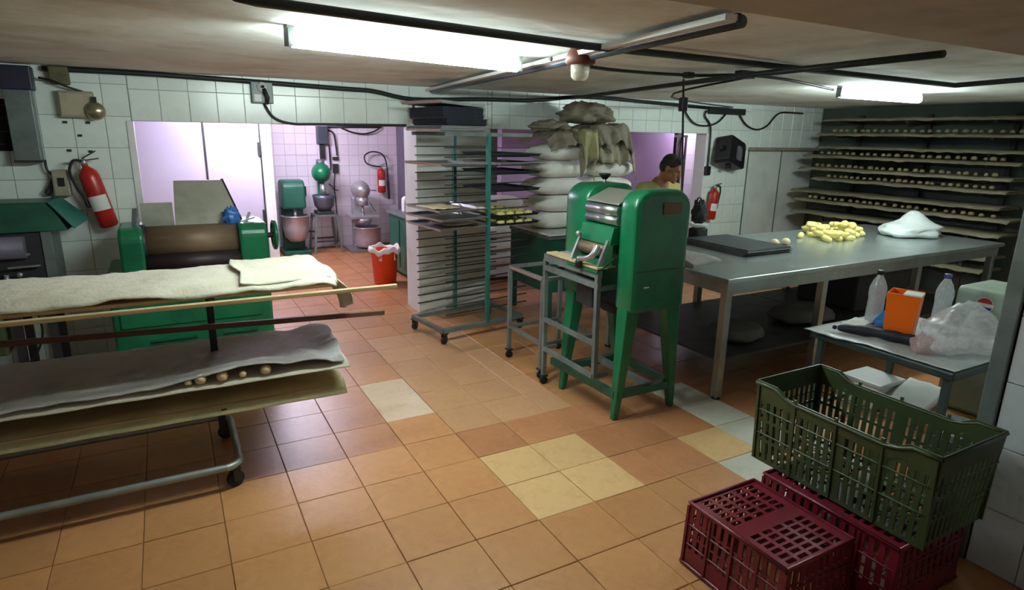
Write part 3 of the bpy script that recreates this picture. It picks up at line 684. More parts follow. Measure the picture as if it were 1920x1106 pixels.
MB().cyl((-2.9, 1.04, .98), (-1.95, 1.04, .98), .075, 20).build('roller', mat('grey_roller', (112, 106, 124), .5, .2), t)
MB().bar((-2.12, 1.02, .92), (-1.93, 1.02, .935), .014, .014).build('rod', alu, t); MB().bar((-2.06, 1.01, .85), (-1.88, 1.01, .855), .012, .012).build('rod', alu, t)
MB().cyl((-2.08, 1.03, .70), (-2.08, 1.03, .80), .015, 10).build('lever', alu, t); MB().ball((-2.0, 1.0, .80), .018).build('knob', alu, t)
for x in (-2.9, -2.08, -1.88):
    for y in (1.08, 1.42): MB().bar((x, y, 0), (x, y, .64), .05, .05).build('leg', mat('dark_leg', (44, 42, 46), .6), t)
MB().box((-2.95, 1.06, .22), (-2.15, 1.44, .5)).build('motor_box', mat('olive_box', (62, 78, 48), .6, var=.25), t, bevel=.02)
MB().tube(spline([(-1.95, 1.0, .6), (-1.93, .98, .4), (-1.98, .99, .25), (-2.06, 1.0, .14), (-2.12, 1.02, .02)]), .008, 7).build('cord', blackp, t)

# ------------------------------------------------------------------ rear room: mixers, bucket, cabinet
bowlm = mat('bowl_steel', (182, 178, 188), .35, .45, var=.1, scale=9)
def mixer_head(name, label, x, y, s, body, head, stool=False):
    return thing(name, label, 'mixer', (x, y, 0))
# 1: green floor mixer, partly behind the column
x, y = .52, 5.38
t = thing('dough_mixer', 'green floor mixer with large steel bowl beside the white column', 'mixer', (x, y, 0))
MB().prism(rrect(y-.24, y+.16, .68, 1.09, .12), 'x', x-.17, x+.15).build('head', greend, t, bevel=.03)
MB().box((x-.17, y+.02, .0), (x+.15, y+.22, .72)).build('column', greend, t, bevel=.02)
MB().box((x-.2, y-.25, 0), (x+.18, y+.22, .07)).build('base', greend, t, bevel=.01)
MB().lathe([(.001, .20), (.10, .21), (.16, .28), (.185, .40), (.19, .57), (.2, .575), (.2, .585), (.18, .585), (.175, .42), (.14, .30), (.001, .24)], (x, y-.16, 0), 24).build('bowl', bowlm, t)
MB().bar((x+.18, y-.14, .34), (x+.30, y-.12, .32), .03, .03).build('bowl_handle', darkmetal, t)
MB().box((x+.13, y-.2, .86), (x+.17, y+.02, 1.0)).build('switch_plate', blackp, t, bevel=.006)
MB().cyl((x, y-.16, .45), (x, y-.16, .70), .025, 12).build('agitator', alu, t)
# 2: small green mixer on a stool
x, y = .96, 5.36
t = thing('mixer_stool', 'tall grey metal stool holding the small green mixer', 'stool', (x, y, 0))
MB().prism(rrect(x-.17, x+.17, y-.17, y+.17, .04, 5, False), 'z', .545, .575).build('seat', greym, t)
for sx in (-1, 1):
    for sy in (-1, 1): MB().bar((x+sx*.20, y+sy*.19, 0), (x+sx*.15, y+sy*.15, .55), .03, .03).build('leg', greym, t)
for sy in (-1, 1): MB().bar((x-.19, y+sy*.175, .18), (x+.19, y+sy*.175, .18), .02, .02).build('stretcher', darkmetal, t)
t = thing('tabletop_mixer', 'small green mixer with round head and grey bowl on a stool', 'mixer', (x, y, .575))
MB().box((x-.12, y-.14, .576), (x+.12, y+.15, .62)).build('base', darkmetal, t, bevel=.01)
MB().lathe([(.001, .63), (.09, .635), (.14, .70), (.155, .80), (.165, .86), (.15, .86), (.12, .72), (.001, .66)], (x, y-.04, 0), 22).build('bowl', mat('grey_bowl', (96, 100, 112), .4, .5), t)
MB().cyl((x, y-.04, .84), (x, y-.04, 1.02), .045, 14).build('shaft', alu, t)
MB().box((x-.05, y+.08, .60), (x+.05, y+.16, 1.2)).build('column', green, t, bevel=.015)
MB().ball((x-.01, y, 1.18), (.14, .18, .145)).build('head', green, t)
MB().cyl((x-.01, y+.02, 1.30), (x-.01, y+.02, 1.37), .06, 14).build('cap', greym, t)
MB().tube(spline([(x+.08, y-.05, 1.02), (x+.13, y-.05, .98), (x+.16, y-.04, .93), (x+.23, y-.03, .92)]), .009, 7).build('lever', darkmetal, t)
# 3: silver mixer with big bowl on a plate
x, y = 1.52, 5.28
t = thing('dough_mixer', 'silver planetary mixer with polished head and steel bowl on base plate', 'mixer', (x, y, 0))
MB().box((x-.26, y-.26, 0.0), (x+.22, y+.24, .045)).build('base_plate', steel, t, bevel=.006)
silver = mat('silver_paint', (190, 188, 192), .28, .6, var=.08, scale=7)
MB().box((x-.12, y+.08, .04), (x+.06, y+.22, .80)).build('column', silver, t, bevel=.02)
MB().ball((x-.02, y-.02, .92), (.135, .22, .145)).build('head', silver, t)
MB().cyl((x-.02, y-.10, .70), (x-.02, y-.10, .82), .09, 16).build('planetary_hub', silver, t)
MB().cyl((x-.02, y-.1, .48), (x-.02, y-.1, .72), .02, 10).build('agitator', alu, t)
MB().prism([(y-.22, .50), (y+.15, .50), (y+.15, .545), (y-.22, .545)], 'x', x-.22, x+.22).build('bowl_yoke', silver, t, bevel=.01)
MB().lathe([(.001, .06), (.14, .065), (.185, .10), (.195, .2), (.195, .36), (.205, .365), (.205, .375), (.18, .375), (.17, .12), (.001, .09)], (x+.03, y-.12, 0), 24).build('bowl', bowlm, t)
MB().lathe([(.09, .40), (.13, .47), (.135, .5), (.11, .5), (.08, .42)], (x-.02, y-.1, 0), 20).build('small_bowl', bowlm, t)
MB().bar((x+.1, y-.1, .92), (x+.20, y-.12, .915), .012, .012).build('gear_lever', blackp, t)
MB().bar((x+.09, y-.1, .74), (x+.17, y-.12, .60), .01, .01).build('lift_lever', darkmetal, t)
# electric box and cords on the rear wall
a, b = py(591, 236, YR), py(613, 270, YR)
t = thing('fuse_box', 'dark grey fuse box with cables on rear tiled wall', 'box', ((a.x+b.x)/2, YR-.06, b.z))
MB().box((a.x, YR-.12, b.z), (b.x, YR-.001, a.z)).build('box', mat('slate_box', (62, 70, 80), .5, .2), t, bevel=.01)
MB().box((a.x+.04, YR-.06, b.z-.22), (a.x+.11, YR-.001, b.z)).build('trunking', darkmetal, t)
def cordr(pts, r=.012): return MB().tube(spline([py(x, y, YR-.04) for x, y in pts]), r, 7)
cordr(((613, 244), (625, 250), (630, 275), (632, 292))).build('cord', blackp, t)
cordr(((617, 272), (619, 300), (620, 315), (615, 328))).build('cord', blackp, t)
t = thing('socket_pair', 'dark wall socket pair below the fuse box cable', 'socket', py(629, 322, YR-.02))
for y0, y1 in ((294, 300), (307, 324)):
    a, b = py(623, y0, YR), py(634, y1, YR); MB().box((a.x, YR-.05, b.z), (b.x, YR-.001, a.z)).build('socket', darkmetal, t, bevel=.006)
cordr(((628, 324), (627, 350), (630, 380), (633, 420), (633, 455)), .008).build('cord', blackp, t)
pipe('rear_conduit', [py(x, y, YR-.03) for x, y in ((612, 238), (715, 238))], .016, conduitm, 'straight dark pipe under the ceiling of the rear room', 'pipe', False)
pipe('rear_cable', [py(x, y, YR-.07) for x, y in ((640, 240), (660, 248), (682, 251), (700, 247), (712, 240))], .012, blackp, 'sagging black cable under the rear room ceiling pipe', 'cable')
# red bucket with a white liner
bx, by = 1.14, 2.98
t = thing('bucket', 'red-orange plastic bucket lined with a white bag on rear floor', 'bucket', (bx, by, 0))
MB().lathe([(.001, 0), (.13, 0), (.165, .40), (.17, .40), (.17, .42), (.158, .42), (.125, .02), (.001, .02)], (bx, by, 0), 28).build('pail', redor, t)
mb = MB(); n = 36; prof = [(.152, .30), (.160, .43), (.172, .452), (.186, .44), (.188, .41), (.182, .385)]
vs = []
for i, (r, z) in enumerate(prof):
    for k in range(n):
        a = 2*math.pi*k/n; q = 1+.03*math.sin(5*a+i)+.02*math.sin(11*a); vs.append((bx+r*q*math.cos(a), by+r*q*math.sin(a), z+(.018*math.sin(4*a+1)+.012*math.sin(9*a) if i > 0 else 0)))
mb.add(vs, [(i*n+k, i*n+(k+1) % n, (i+1)*n+(k+1) % n, (i+1)*n+k) for i in range(len(prof)-1) for k in range(n)], True).build('bag_liner', whitep, t)
# green cabinet with jug
t = thing('green_cabinet', 'dark green metal cabinet bench in the rear room behind the bucket', 'cabinet', (1.72, 3.2, 0))
MB().box((1.42, 2.76, .06), (2.02, 3.64, .77)).build('body', greend, t, bevel=.008)
MB().box((1.39, 2.73, .77), (2.05, 3.67, .80)).build('top', greym, t, bevel=.005)
for xx in (1.46, 1.98):
    for yy in (2.8, 3.6): MB().box((xx-.03, yy-.03, 0), (xx+.03, yy+.03, .06)).build('foot', darkmetal, t)
MB().box((1.408, 2.80, .12), (1.42, 3.18, .72)).build('door', greend, t, bevel=.003); MB().box((1.408, 3.22, .12), (1.42, 3.60, .72)).build('door', greend, t, bevel=.003)
j = py(757, 392, 3.35)
t = thing('milk_jug', 'white plastic jug standing on the green cabinet', 'jug', (1.58, 3.35, .80))
MB().prism(rrect(1.51, 1.65, .802, 1.0, .05), 'y', 3.30, 3.41).build('body', mat('bright_white_plastic', (240, 240, 244), .35, var=.02), t, bevel=.02)
MB().cyl((1.58, 3.355, .99), (1.58, 3.355, 1.035), .022, 12).build('cap', whitep, t)
MB().tube(spline([(1.53, 3.29, .97), (1.515, 3.275, .94), (1.515, 3.275, .90), (1.525, 3.29, .87)]), .010, 7).build('handle', whitep, t)
# things stacked in the rear room, seen past the right side of the rack
def sackmesh(L, W, H, seed, n=30, m=16):
    mb = MB(); vs = []; fs = []
    for i in range(m+1):
        tt = math.pi*i/m
        for k in range(n):
            a = 2*math.pi*k/n; ca, sa = math.cos(a), math.sin(a); e = .55
            ux = math.copysign(abs(ca)**e, ca); uy = math.copysign(abs(sa)**e, sa); sr = abs(math.sin(tt))**.62; uz = -math.copysign(abs(math.cos(tt))**.85, math.cos(tt))
            d = Vector((ux*sr, uy*sr, uz)); q = 1+.06*noise.noise(d*1.6+Vector((seed, seed*.7, 0)))+.03*noise.noise(d*5+Vector((seed, 0, 3)))
            pinch = 1-.35*abs(d.x)**6
            vs.append((d.x*L/2*q, d.y*W/2*q, d.z*H/2*q*pinch))
    for i in range(m):
        for k in range(n): fs.append((i*n+k, i*n+(k+1) % n, (i+1)*n+(k+1) % n, (i+1)*n+k))
    return mb.add(vs, fs, True)
smesh = [sackmesh(.62, .46, .17, s).mesh('flour_sack', sackw) for s in (1.3, 4.1, 7.7)]
def sack(x, y, z, rz, k, label, group, ty=0.):
    o = bpy.data.objects.new('flour_sack', smesh[k % 3]); col.objects.link(o); o.location = (x, y, z); o.rotation_euler = (0, ty, rz); return tag(o, label, 'sack', group)
names = ['lowest', 'second', 'third', 'fourth', 'fifth', 'topmost']
for k in range(6):
    sack(2.56+.02*math.sin(k*2), 2.75, .09+k*.172, math.pi/2*.1*k % .2, k, f'white flour sack, {names[k]} of the stack in the rear room behind the rack', 'sacks in the rear room')

# ------------------------------------------------------------------ bakery tray rack in front of the pier
RX, RY, RZ = 1.285, .90, math.radians(9)
RL, RWD = .43, .27        # half length and half depth of the base
def rk(x, y, z): return Vector((RX+x*math.cos(RZ)-y*math.sin(RZ), RY+x*math.sin(RZ)+y*math.cos(RZ), z))
t = thing('tray_rack', 'tall green bakery rack on casters with many tray runners', 'rack', (RX, RY, 0), RZ)
MB().bar((-RL, -RWD, .12), (RL, -RWD, .12), .035, .035).build('base_bar', greym, t, local=True); MB().bar((-RL, RWD, .12), (RL, RWD, .12), .035, .035).build('base_bar', greym, t, local=True)
for s in (-1, 1): MB().bar((s*RL, -RWD, .12), (s*RL, RWD, .12), .035, .035).build('base_bar', greym, t, local=True)
for sy in (-1, 1): MB().bar((0.03, sy*RWD, .12), (0.03, sy*RWD, 1.785), .036, .03).build('post', teal, t, local=True)
for s in (-1, 1):
    for sy in (-1, 1): caster(t, s*(RL-.01), sy*(RWD-.01), .038, .105, local=True, rz=.5)
MB().bar((-.40, -RWD, 1.775), (.50, -RWD, 1.775), .02, .03).build('top_bar', greym, t, local=True); MB().bar((-.40, RWD, 1.775), (.50, RWD, 1.775), .02, .03).build('top_bar', greym, t, local=True)
MB().bar((.03, -RWD, 1.775), (.03, RWD, 1.775), .03, .03).build('top_cross_bar', teal, t, local=True)
ZR = [.25+.0745*k for k in range(20)]
rm = MB().box((-.39, -.008, -.004), (.50, .008, .004)).mesh('runner', darkmetal)
for z in ZR:
    for sy in (-1, 1):
        o = bpy.data.objects.new('runner', rm); col.objects.link(o); o.parent = t; o.location = (0, sy*(RWD-.025), z)
# trays
def tray_mesh(name, L, W, H, m, slope=.012):
    mb = MB(); a, b = L/2, W/2; th = .0015
    def ring(k, z): return [(-a+k, -b+k, z), (a-k, -b+k, z), (a-k, b-k, z), (-a+k, b-k, z)]
    vs = ring(slope, 0)+ring(0, H)+ring(-.008, H)+ring(-.008, H-.004)+ring(.0025, H-.004)+ring(slope+.002, th)
    fs = [(3, 2, 1, 0)]
    for q in range(4):
        n = (q+1) % 4
        fs += [(q, n, 16+n, 16+q), (16+q, 16+n, 12+n, 12+q), (12+q, 12+n, 8+n, 8+q), (8+q, 8+n, 4+n, 4+q), (4+q, 4+n, 20+n, 20+q)]
    fs.append((20, 21, 22, 23))
    return mb.add(vs, fs).mesh(name, m)
tm_a = tray_mesh('baking_tray', .45, .60, .022, alu); tm_d = tray_mesh('baking_tray', .45, .60, .022, darktray)
def tray(me, x, y, z, rz, label, group, rx=0., ry=0.):
    o = bpy.data.objects.new('baking_tray', me); col.objects.link(o); p = rk(x, y, z); o.location = p; o.rotation_euler = (rx, ry, RZ+rz); return tag(o, label, 'tray', group)
LT = [(1, 'lowest'), ]
zl = [ZR[17]+.006, ZR[12]+.006, ZR[11]+.006, ZR[10]+.006]
nm = ['uppermost', 'second highest', 'third highest', 'lowest']
for k, z in enumerate(zl): tray(tm_a, -.27, -.05, z, .02*(-1)**k, f'{nm[k]} aluminium tray sticking out of the left side of the rack', 'trays in the left half of the rack')
zr = [(ZR[18]+.006, tm_d, 'highest dark tray on the right side of the rack'), (ZR[17]+.006, tm_a, 'second aluminium tray from the top on the right side of rack'), (ZR[16]+.006, tm_d, 'third tray from the top on the right side of rack'),
      (ZR[14]+.006, tm_d, 'dark tray above the pastry trays on the right side of rack'), (ZR[11]+.006, tm_d, 'dark tray full of pale yellow pastries on the right of rack'), (ZR[10]+.006, tm_d, 'lower dark tray with pale pastries on the right of rack')]
for z, me, lb in zr: tray(me, .34, -.03, z, 0, lb, 'trays in the right half of the rack')
bunm = MB().lathe([(.001, 0), (.036, .002), (.042, .014), (.034, .028), (.015, .034), (.001, .035)], n=12, sy=.75).mesh('pastry', doughy)
for z, lb in ((zr[4][0], 'pale yellow pastry on the upper pastry tray of the rack'), (zr[5][0], 'pale yellow pastry on the lower pastry tray of the rack')):
    for i in range(4):
        for j in range(5):
            p = rk(.34-.155+.104*i, -.03-.22+.11*j, z+.003); o = bpy.data.objects.new('pastry', bunm); col.objects.link(o); o.location = p; o.rotation_euler = (0, 0, rnd.uniform(-.5, .5)); tag(o, lb, 'pastry', lb.replace('pale yellow pastry', 'pastries'))
# sheets of paper or pans on the left trays
for k, (x, z, lb) in enumerate(((-.34, zl[1], 'pale sheet of dough lying on the second highest left tray of rack'), (-.20, zl[3], 'thin pale dough strip on the lowest left tray of rack'))):
    def fn(u, v, x=x, z=z, k=k): p = rk(x-.12+.26*u, -.18+.3*v, 0); return (p.x, p.y, z+.022+.008*nz(u*4, v*4, k*3))
    single(MB().sheet(fn, 10, 10, .008), 'dough_sheet', dough, lb, 'dough')
# lower-stored board slats behind the runners
# stacks on top of the rack
tm_big = tray_mesh('baking_tray', .44, .58, .02, alu); zt = 1.795
for k in range(3): tray(tm_big, -.24+.01*k, 0, zt+k*.012, .0, f'{["bottom", "middle", "upper"][k]} aluminium tray lying directly on top of the rack', 'trays on top of the rack')
zt += .046
tm_dark2 = tray_mesh('baking_tray', .40, .56, .02, darktray)
nn = 11
ordn = ['first', 'second', 'third', 'fourth', 'fifth', 'sixth', 'seventh', 'eighth', 'ninth', 'tenth', 'eleventh']
for k in range(nn): tray(tm_dark2, -.19+(.012 if k < 4 else -.02)+rnd.uniform(-.004, .004), .02, zt+k*.0125, rnd.uniform(-.015, .015), f'{ordn[k]} black baking tray from the bottom of the pile on the rack', 'black tray pile on the rack')
tray(tm_a, -.26, .0, zt+nn*.0125+.022, .06, 'single grey tray tilted on top of the black tray pile', 'trays on top of the rack', rx=.0, ry=.05)

# ------------------------------------------------------------------ sack table and flour sacks
t = thing('sack_table', 'dark green panelled table under the pile of flour sacks', 'table', (2.62, 1.1, 0))
MB().box((2.04, .70, .82), (3.24, 1.50, .86)).build('top', greym, t, bevel=.006)
MB().box((2.05, .72, .30), (2.075, 1.48, .82)).build('side_panel', greend, t); MB().box((3.205, .72, .30), (3.23, 1.48, .82)).build('side_panel', greend, t)
MB().box((2.075, .72, .30), (3.205, .745, .82)).build('front_panel', greend, t); MB().box((2.075, 1.455, .30), (3.205, 1.48, .82)).build('back_panel', greend, t)
for x in (2.08, 3.2):
    for y in (.75, 1.45): MB().bar((x, y, 0), (x, y, .31), .05, .05).build('leg', greend, t)
single(MB().box((2.02, .68, .861), (2.9, 1.44, .878)), 'cardboard_sheet', paperw, 'white board lying under the flour sacks on the green table', 'board', bevel=.002)
z = .882+.08
for k in range(5):
    sack(2.34+.025*math.sin(k*1.9), 1.12, z+k*.166, .05*math.sin(k*3.1), k, f'white flour sack, {["lowest", "second", "third", "fourth", "topmost"][k]} of the left pile on the green table', 'left pile of flour sacks')
    if k < 4: sack(2.93+.02*math.sin(k*2.3+1), 1.14, z-.0+k*.166, .06*math.sin(k*2.1), k+1, f'white flour sack, {["lowest", "second", "third", "topmost"][k]} of the right pile beside the violet wall', 'right pile of flour sacks')
def drape(x0, x1, y0, y1, z, seed, hang, m, label, amp=.05, nu=48, nv=44):
    def fn(u, v):
        x = x0+(x1-x0)*u; y = y0+(y1-y0)*v
        zz = z+amp*.8*nz(x, y, seed, 4.5)+amp*1.1*(.35-abs(nz(x, y, seed+7, 8)))+amp*.5*abs(nz(x, y, seed+3, 17))
        k = max(0, .3-v)/.3; zz -= hang*k*k*(1+.5*nz(x, 1, seed, 6)); y += .09*k*nz(x, 3, seed, 13)+.10*k
        k2 = max(0, u-.78)/.22; zz -= hang*.8*k2*k2; x -= .05*k2
        k3 = max(0, .22-u)/.22; zz -= hang*.5*k3*k3
        return (x, y-.0, zz)
    return single(MB().sheet(fn, nu, nv, .008), 'empty_sack', m, label, 'sackcloth')
drape(2.10, 2.86, .72, 1.42, 1.79, 1.0, .10, jute, 'brown empty sack spread over the top of left flour sack pile', .05)
drape(2.46, 3.20, .74, 1.40, 1.80, 5.5, .26, jute2, 'tan empty sack hanging down over the right flour sack pile', .045)
drape(2.56, 3.12, .70, 1.36, 1.87, 9.2, .16, jute, 'crumpled brown empty sack with a hanging edge on the right pile', .05)
drape(2.44, 2.66, .70, 1.1, 1.835, 12.2, .26, mat('yellow_sackcloth', (170, 166, 124), .9, var=.12, scale=8, bump=.3, bscale=70), 'yellowish sack flap hanging between the two flour sack piles', .03)
single(crumple((2.72, 1.16, 1.985), (.25, .22, .11), 4.4, 46, 28, .42, .8), 'bundled_sacks', jute, 'bundle of crumpled brown sackcloth on the very top of the pile', 'sackcloth')
single(crumple((2.28, 1.14, 1.865), (.18, .18, .055), 8.4, 40, 24, .4, .8), 'bundled_sacks', jute, 'flat grey-brown sackcloth bundle on the left end of the pile', 'sackcloth')

# ------------------------------------------------------------------ small steel stand beside the sheeter
t = thing('steel_stand', 'small open steel frame stand on casters left of the sheeter', 'stand', (1.5, -.2, 0))
SX0, SX1, SY0, SY1, SZ = 1.26, 1.74, -.46, .04, .765
gz = greym
for x in (SX0, SX1):
    for y in (SY0, SY1): MB().bar((x, y, .075), (x, y, SZ), .028, .028).build('leg', gz, t); caster(t, x, y, .03, .08, .02)
for z_, w_ in ((SZ, .026), (.27, .024)):
    for p, q in (((SX0, SY0), (SX1, SY0)), ((SX1, SY0), (SX1, SY1)), ((SX1, SY1), (SX0, SY1)), ((SX0, SY1), (SX0, SY0))):
        MB().bar((*p, z_), (*q, z_), w_, w_).build('rail', alu if z_ == SZ else gz, t)

# ------------------------------------------------------------------ green dough sheeter
HX0, HX1 = 1.33, 1.765
t = thing('dough_sheeter', 'big green dough sheeter machine with rounded housings on legs', 'machine', (1.6, -1.0, 0))
def housing(y0, y1, nm):
    h = MB().prism(rrect(HX0, HX1, .72, 1.475, .12, 8), 'y', y0, y1, True).build(nm, green, t, bevel=.035)
    return h
hn = housing(-1.36, -1.19, 'near_housing'); hf = housing(-.86, -.60, 'far_housing')
MB().box((HX0+.02, -1.366, .985), (HX1-.02, -1.358, .992)).build('housing_seam', greend, hn)
MB().box((HX0+.20, -1.366, 1.33), (HX0+.34, -1.359, 1.40)).build('badge', mat('bronze_badge', (96, 74, 56), .5, .3), hn)
MB().box((HX0+.09, -1.364, .885), (HX0+.13, -1.359, .893)).build('small_mark', paperw, hn)
# between the housings
MB().box((HX0+.06, -1.19, 1.05), (HX1-.06, -.86, 1.40)).build('core', greend, t, bevel=.01)
MB().add([(1.33, -1.19, 1.385), (1.33, -.86, 1.385), (1.50, -.86, 1.455), (1.50, -1.19, 1.455), (1.33, -1.19, 1.375), (1.33, -.86, 1.375), (1.50, -.86, 1.44), (1.50, -1.19, 1.44)],
         [(3, 2, 1, 0), (4, 5, 6, 7), (0, 1, 5, 4), (1, 2, 6, 5), (2, 3, 7, 6), (3, 0, 4, 7)]).build('hopper_plate', guardm, t)
for z_, r_ in ((1.335, .032), (1.275, .030)): MB().cyl((1.345, -1.19, z_), (1.345, -.86, z_), r_, 18).build('roller', steel, t)
MB().add([(1.30, -1.19, 1.24), (1.30, -.86, 1.24), (1.275, -.86, 1.13), (1.275, -1.19, 1.13), (1.36, -1.19, 1.24), (1.36, -.86, 1.24), (1.36, -.86, 1.13), (1.36, -1.19, 1.13)],
         [(0, 1, 2, 3), (7, 6, 5, 4), (0, 4, 5, 1), (1, 5, 6, 2), (2, 6, 7, 3), (3, 7, 4, 0)]).build('apron_plate', green, t, bevel=.004)
MB().cyl((1.29, -1.15, 1.085), (1.29, -.88, 1.085), .042, 18).build('lower_roller', drumm, t)
MB().add([(1.32, -1.19, 1.05), (1.32, -.86, 1.05), (1.19, -.86, .972), (1.19, -1.19, .972), (1.32, -1.19, 1.04), (1.32, -.86, 1.04), (1.19, -.86, .962), (1.19, -1.19, .962)],
         [(3, 2, 1, 0), (4, 5, 6, 7), (0, 1, 5, 4), (1, 2, 6, 5), (2, 3, 7, 6), (3, 0, 4, 7)]).build('chute', green, t)
for y_ in (-.88, -1.17): MB().prism([(1.20, 1.0), (1.31, 1.0), (1.31, 1.16), (1.27, 1.16)], 'y', y_-.01, y_+.01).build('cheek_plate', steel, t)
MB().tube(spline([(1.22, -1.15, 1.13), (1.19, -1.14, 1.07), (1.18, -1.08, 1.04), (1.17, -1.02, 1.03)]), [.022]*8+[.018]*11, 10).build('lever_arm', alu, t)
MB().ball((1.17, -1.02, 1.0), (.025, .025, .035)).build('lever_knob', blackp, t)
MB().ball((1.26, -.875, 1.165), .018).build('pin', alu, t)
MB().cyl((1.56, -.73, 1.47), (1.56, -.73, 1.50), .014, 10).build('adjuster_stem', alu, t)
MB().lathe([(.014, 1.495), (.04, 1.525), (.042, 1.535), (.001, 1.538)], (1.56, -.73, 0), 14).build('adjuster_knob', blackp, t)
# outfeed boards in front
FX = 1.215
MB().box((1.19, -1.19, .985), (1.275, -.60, 1.0)).build('outfeed_board', wood, t, bevel=.003)
MB().box((1.275, -1.18, .988), (1.34, -.64, 1.004)).build('outfeed_board', alu, t, bevel=.003)
MB().bar((FX, -1.19, .955), (FX, -.56, .955), .035, .05).build('frame_bar', greym, t)
MB().bar((FX, -1.19, .88), (FX, -.56, .88), .03, .035).build('frame_bar', greym, t)
for y_ in (-.56, -1.17):
    MB().bar((FX+.01, y_, .06 if y_ > -1 else .27), (FX, y_, .94), .03, .03).build('frame_leg', greym, t)
    if y_ > -1: caster(t, FX+.01, y_, .03, .075, .02)
    MB().bar((FX, y_, .86), (1.42, y_, .86), .024, .03).build('frame_bar', greym, t)
    MB().bar((FX, y_, .28), (1.33, y_, .28), .02, .024).build('frame_bar', greym, t)
MB().bar((FX, -1.17, .50), (FX, -.56, .50), .022, .03).build('frame_bar', greym, t)
MB().bar((FX, -1.17, .28), (FX, -.56, .28), .022, .03).build('frame_bar', greym, t)
MB().box((1.27, -1.05, .70), (1.30, -.86, .90)).build('gear_bracket', darkmetal, t, bevel=.008)
# legs and base
def taper(p, q, w0, w1):
    p = Vector(p); q = Vector(q)
    vs = [(p.x+sx*w0/2, p.y+sy*w0/2, p.z) for sx, sy in ((-1, -1), (1, -1), (1, 1), (-1, 1))]+[(q.x+sx*w1/2, q.y+sy*w1/2, q.z) for sx, sy in ((-1, -1), (1, -1), (1, 1), (-1, 1))]
    return MB().add(vs, [(0, 3, 2, 1), (4, 5, 6, 7), (0, 1, 5, 4), (1, 2, 6, 5), (2, 3, 7, 6), (3, 0, 4, 7)])
for x_, y_, xf in ((1.385, -1.275, 1.325), (1.385, -.70, 1.30), (1.715, -1.275, 1.80), (1.715, -.70, 1.80)):
    taper((xf, y_, 0), (x_, y_, .76), .042, .105).build('leg', green, t, bevel=.008)
zb = .17
for p, q in (((1.325, -1.275), (1.80, -1.275)), ((1.30, -.70), (1.80, -.70)), ((1.325, -1.275), (1.30, -.56)), ((1.80, -1.275), (1.80, -.70))):
    MB().bar((*p, zb), (*q, zb), .04, .05).build('base_bar', greend, t)
MB().bar((1.6, -1.275, zb+.02), (1.6, -.70, zb+.02), .04, .04).build('base_bar', greym, t)
MB().cyl((1.58, -1.05, .66), (1.58, -.80, .66), .075, 18).build('motor', mat('dark_motor', (34, 40, 44), .6, var=.2), t, bevel=.01)
MB().box((1.38, -1.22, .735), (1.76, -.72, .755)).build('drip_tray', darkmetal, t)

shelfm = mat('shade_toned_steel', (84, 84, 82), .6, .5, var=.2, scale=6)  # lower shelf steel, darkened to carry the shade under the table top
bundlem = mat('shade_toned_cloth', (104, 102, 98), .9, var=.15, scale=6, bump=.2)  # pale bundles, colour darkened for the shade below the table
# ------------------------------------------------------------------ stainless work table
TX0, TX1, TY0, TY1, TZ = 2.12, 5.74, -1.39, -.03, .88
t = thing('work_table', 'long stainless steel work table with square legs and lower shelf', 'table', ((TX0+TX1)/2, (TY0+TY1)/2, 0))
MB().box((TX0, TY0, TZ-.035), (TX1, TY1, TZ)).build('top', steeltop, t, bevel=.006)
MB().box((TX0+.03, TY0+.03, TZ-.12), (TX1-.03, TY0+.05, TZ-.035)).build('apron', steel, t); MB().box((TX0+.03, TY1-.05, TZ-.12), (TX1-.03, TY1-.03, TZ-.035)).build('apron', steel, t)
for x in (TX0+.05, TX1-.05): MB().box((x-.01, TY0+.05, TZ-.12), (x+.01, TY1-.05, TZ-.035)).build('apron', steel, t)
for x in (TX0+.06, 3.20, 4.45, TX1-.08):
    for y in (TY0+.06, TY1-.06):
        lg = MB().bar((x, y, .015), (x, y, TZ-.035), .055, .055).build('leg', steel, t, bevel=.003)
        MB().cyl((x, y, 0), (x, y, .02), .03, 12).build('foot', rubber, lg)
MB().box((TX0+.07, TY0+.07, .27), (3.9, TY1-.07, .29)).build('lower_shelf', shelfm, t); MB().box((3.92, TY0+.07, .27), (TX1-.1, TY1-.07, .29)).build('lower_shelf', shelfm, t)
# on the lower shelf
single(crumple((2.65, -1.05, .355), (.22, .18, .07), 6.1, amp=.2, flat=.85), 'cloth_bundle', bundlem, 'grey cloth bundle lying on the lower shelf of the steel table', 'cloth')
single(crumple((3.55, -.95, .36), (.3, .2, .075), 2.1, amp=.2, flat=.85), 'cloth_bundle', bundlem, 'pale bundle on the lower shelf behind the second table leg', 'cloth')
t = thing('storage_bin', 'dark grey bin on the lower shelf of the steel table', 'bin', (4.6, -.7, .29))
MB().box((4.2, -1.0, .291), (5.0, -.4, .62)).build('body', mat('dark_bin', (62, 58, 58), .7, var=.15), t, bevel=.02); MB().box((4.18, -1.02, .62), (5.02, -.38, .645)).build('lid', mat('dark_bin_lid', (80, 72, 70), .7), t, bevel=.01)
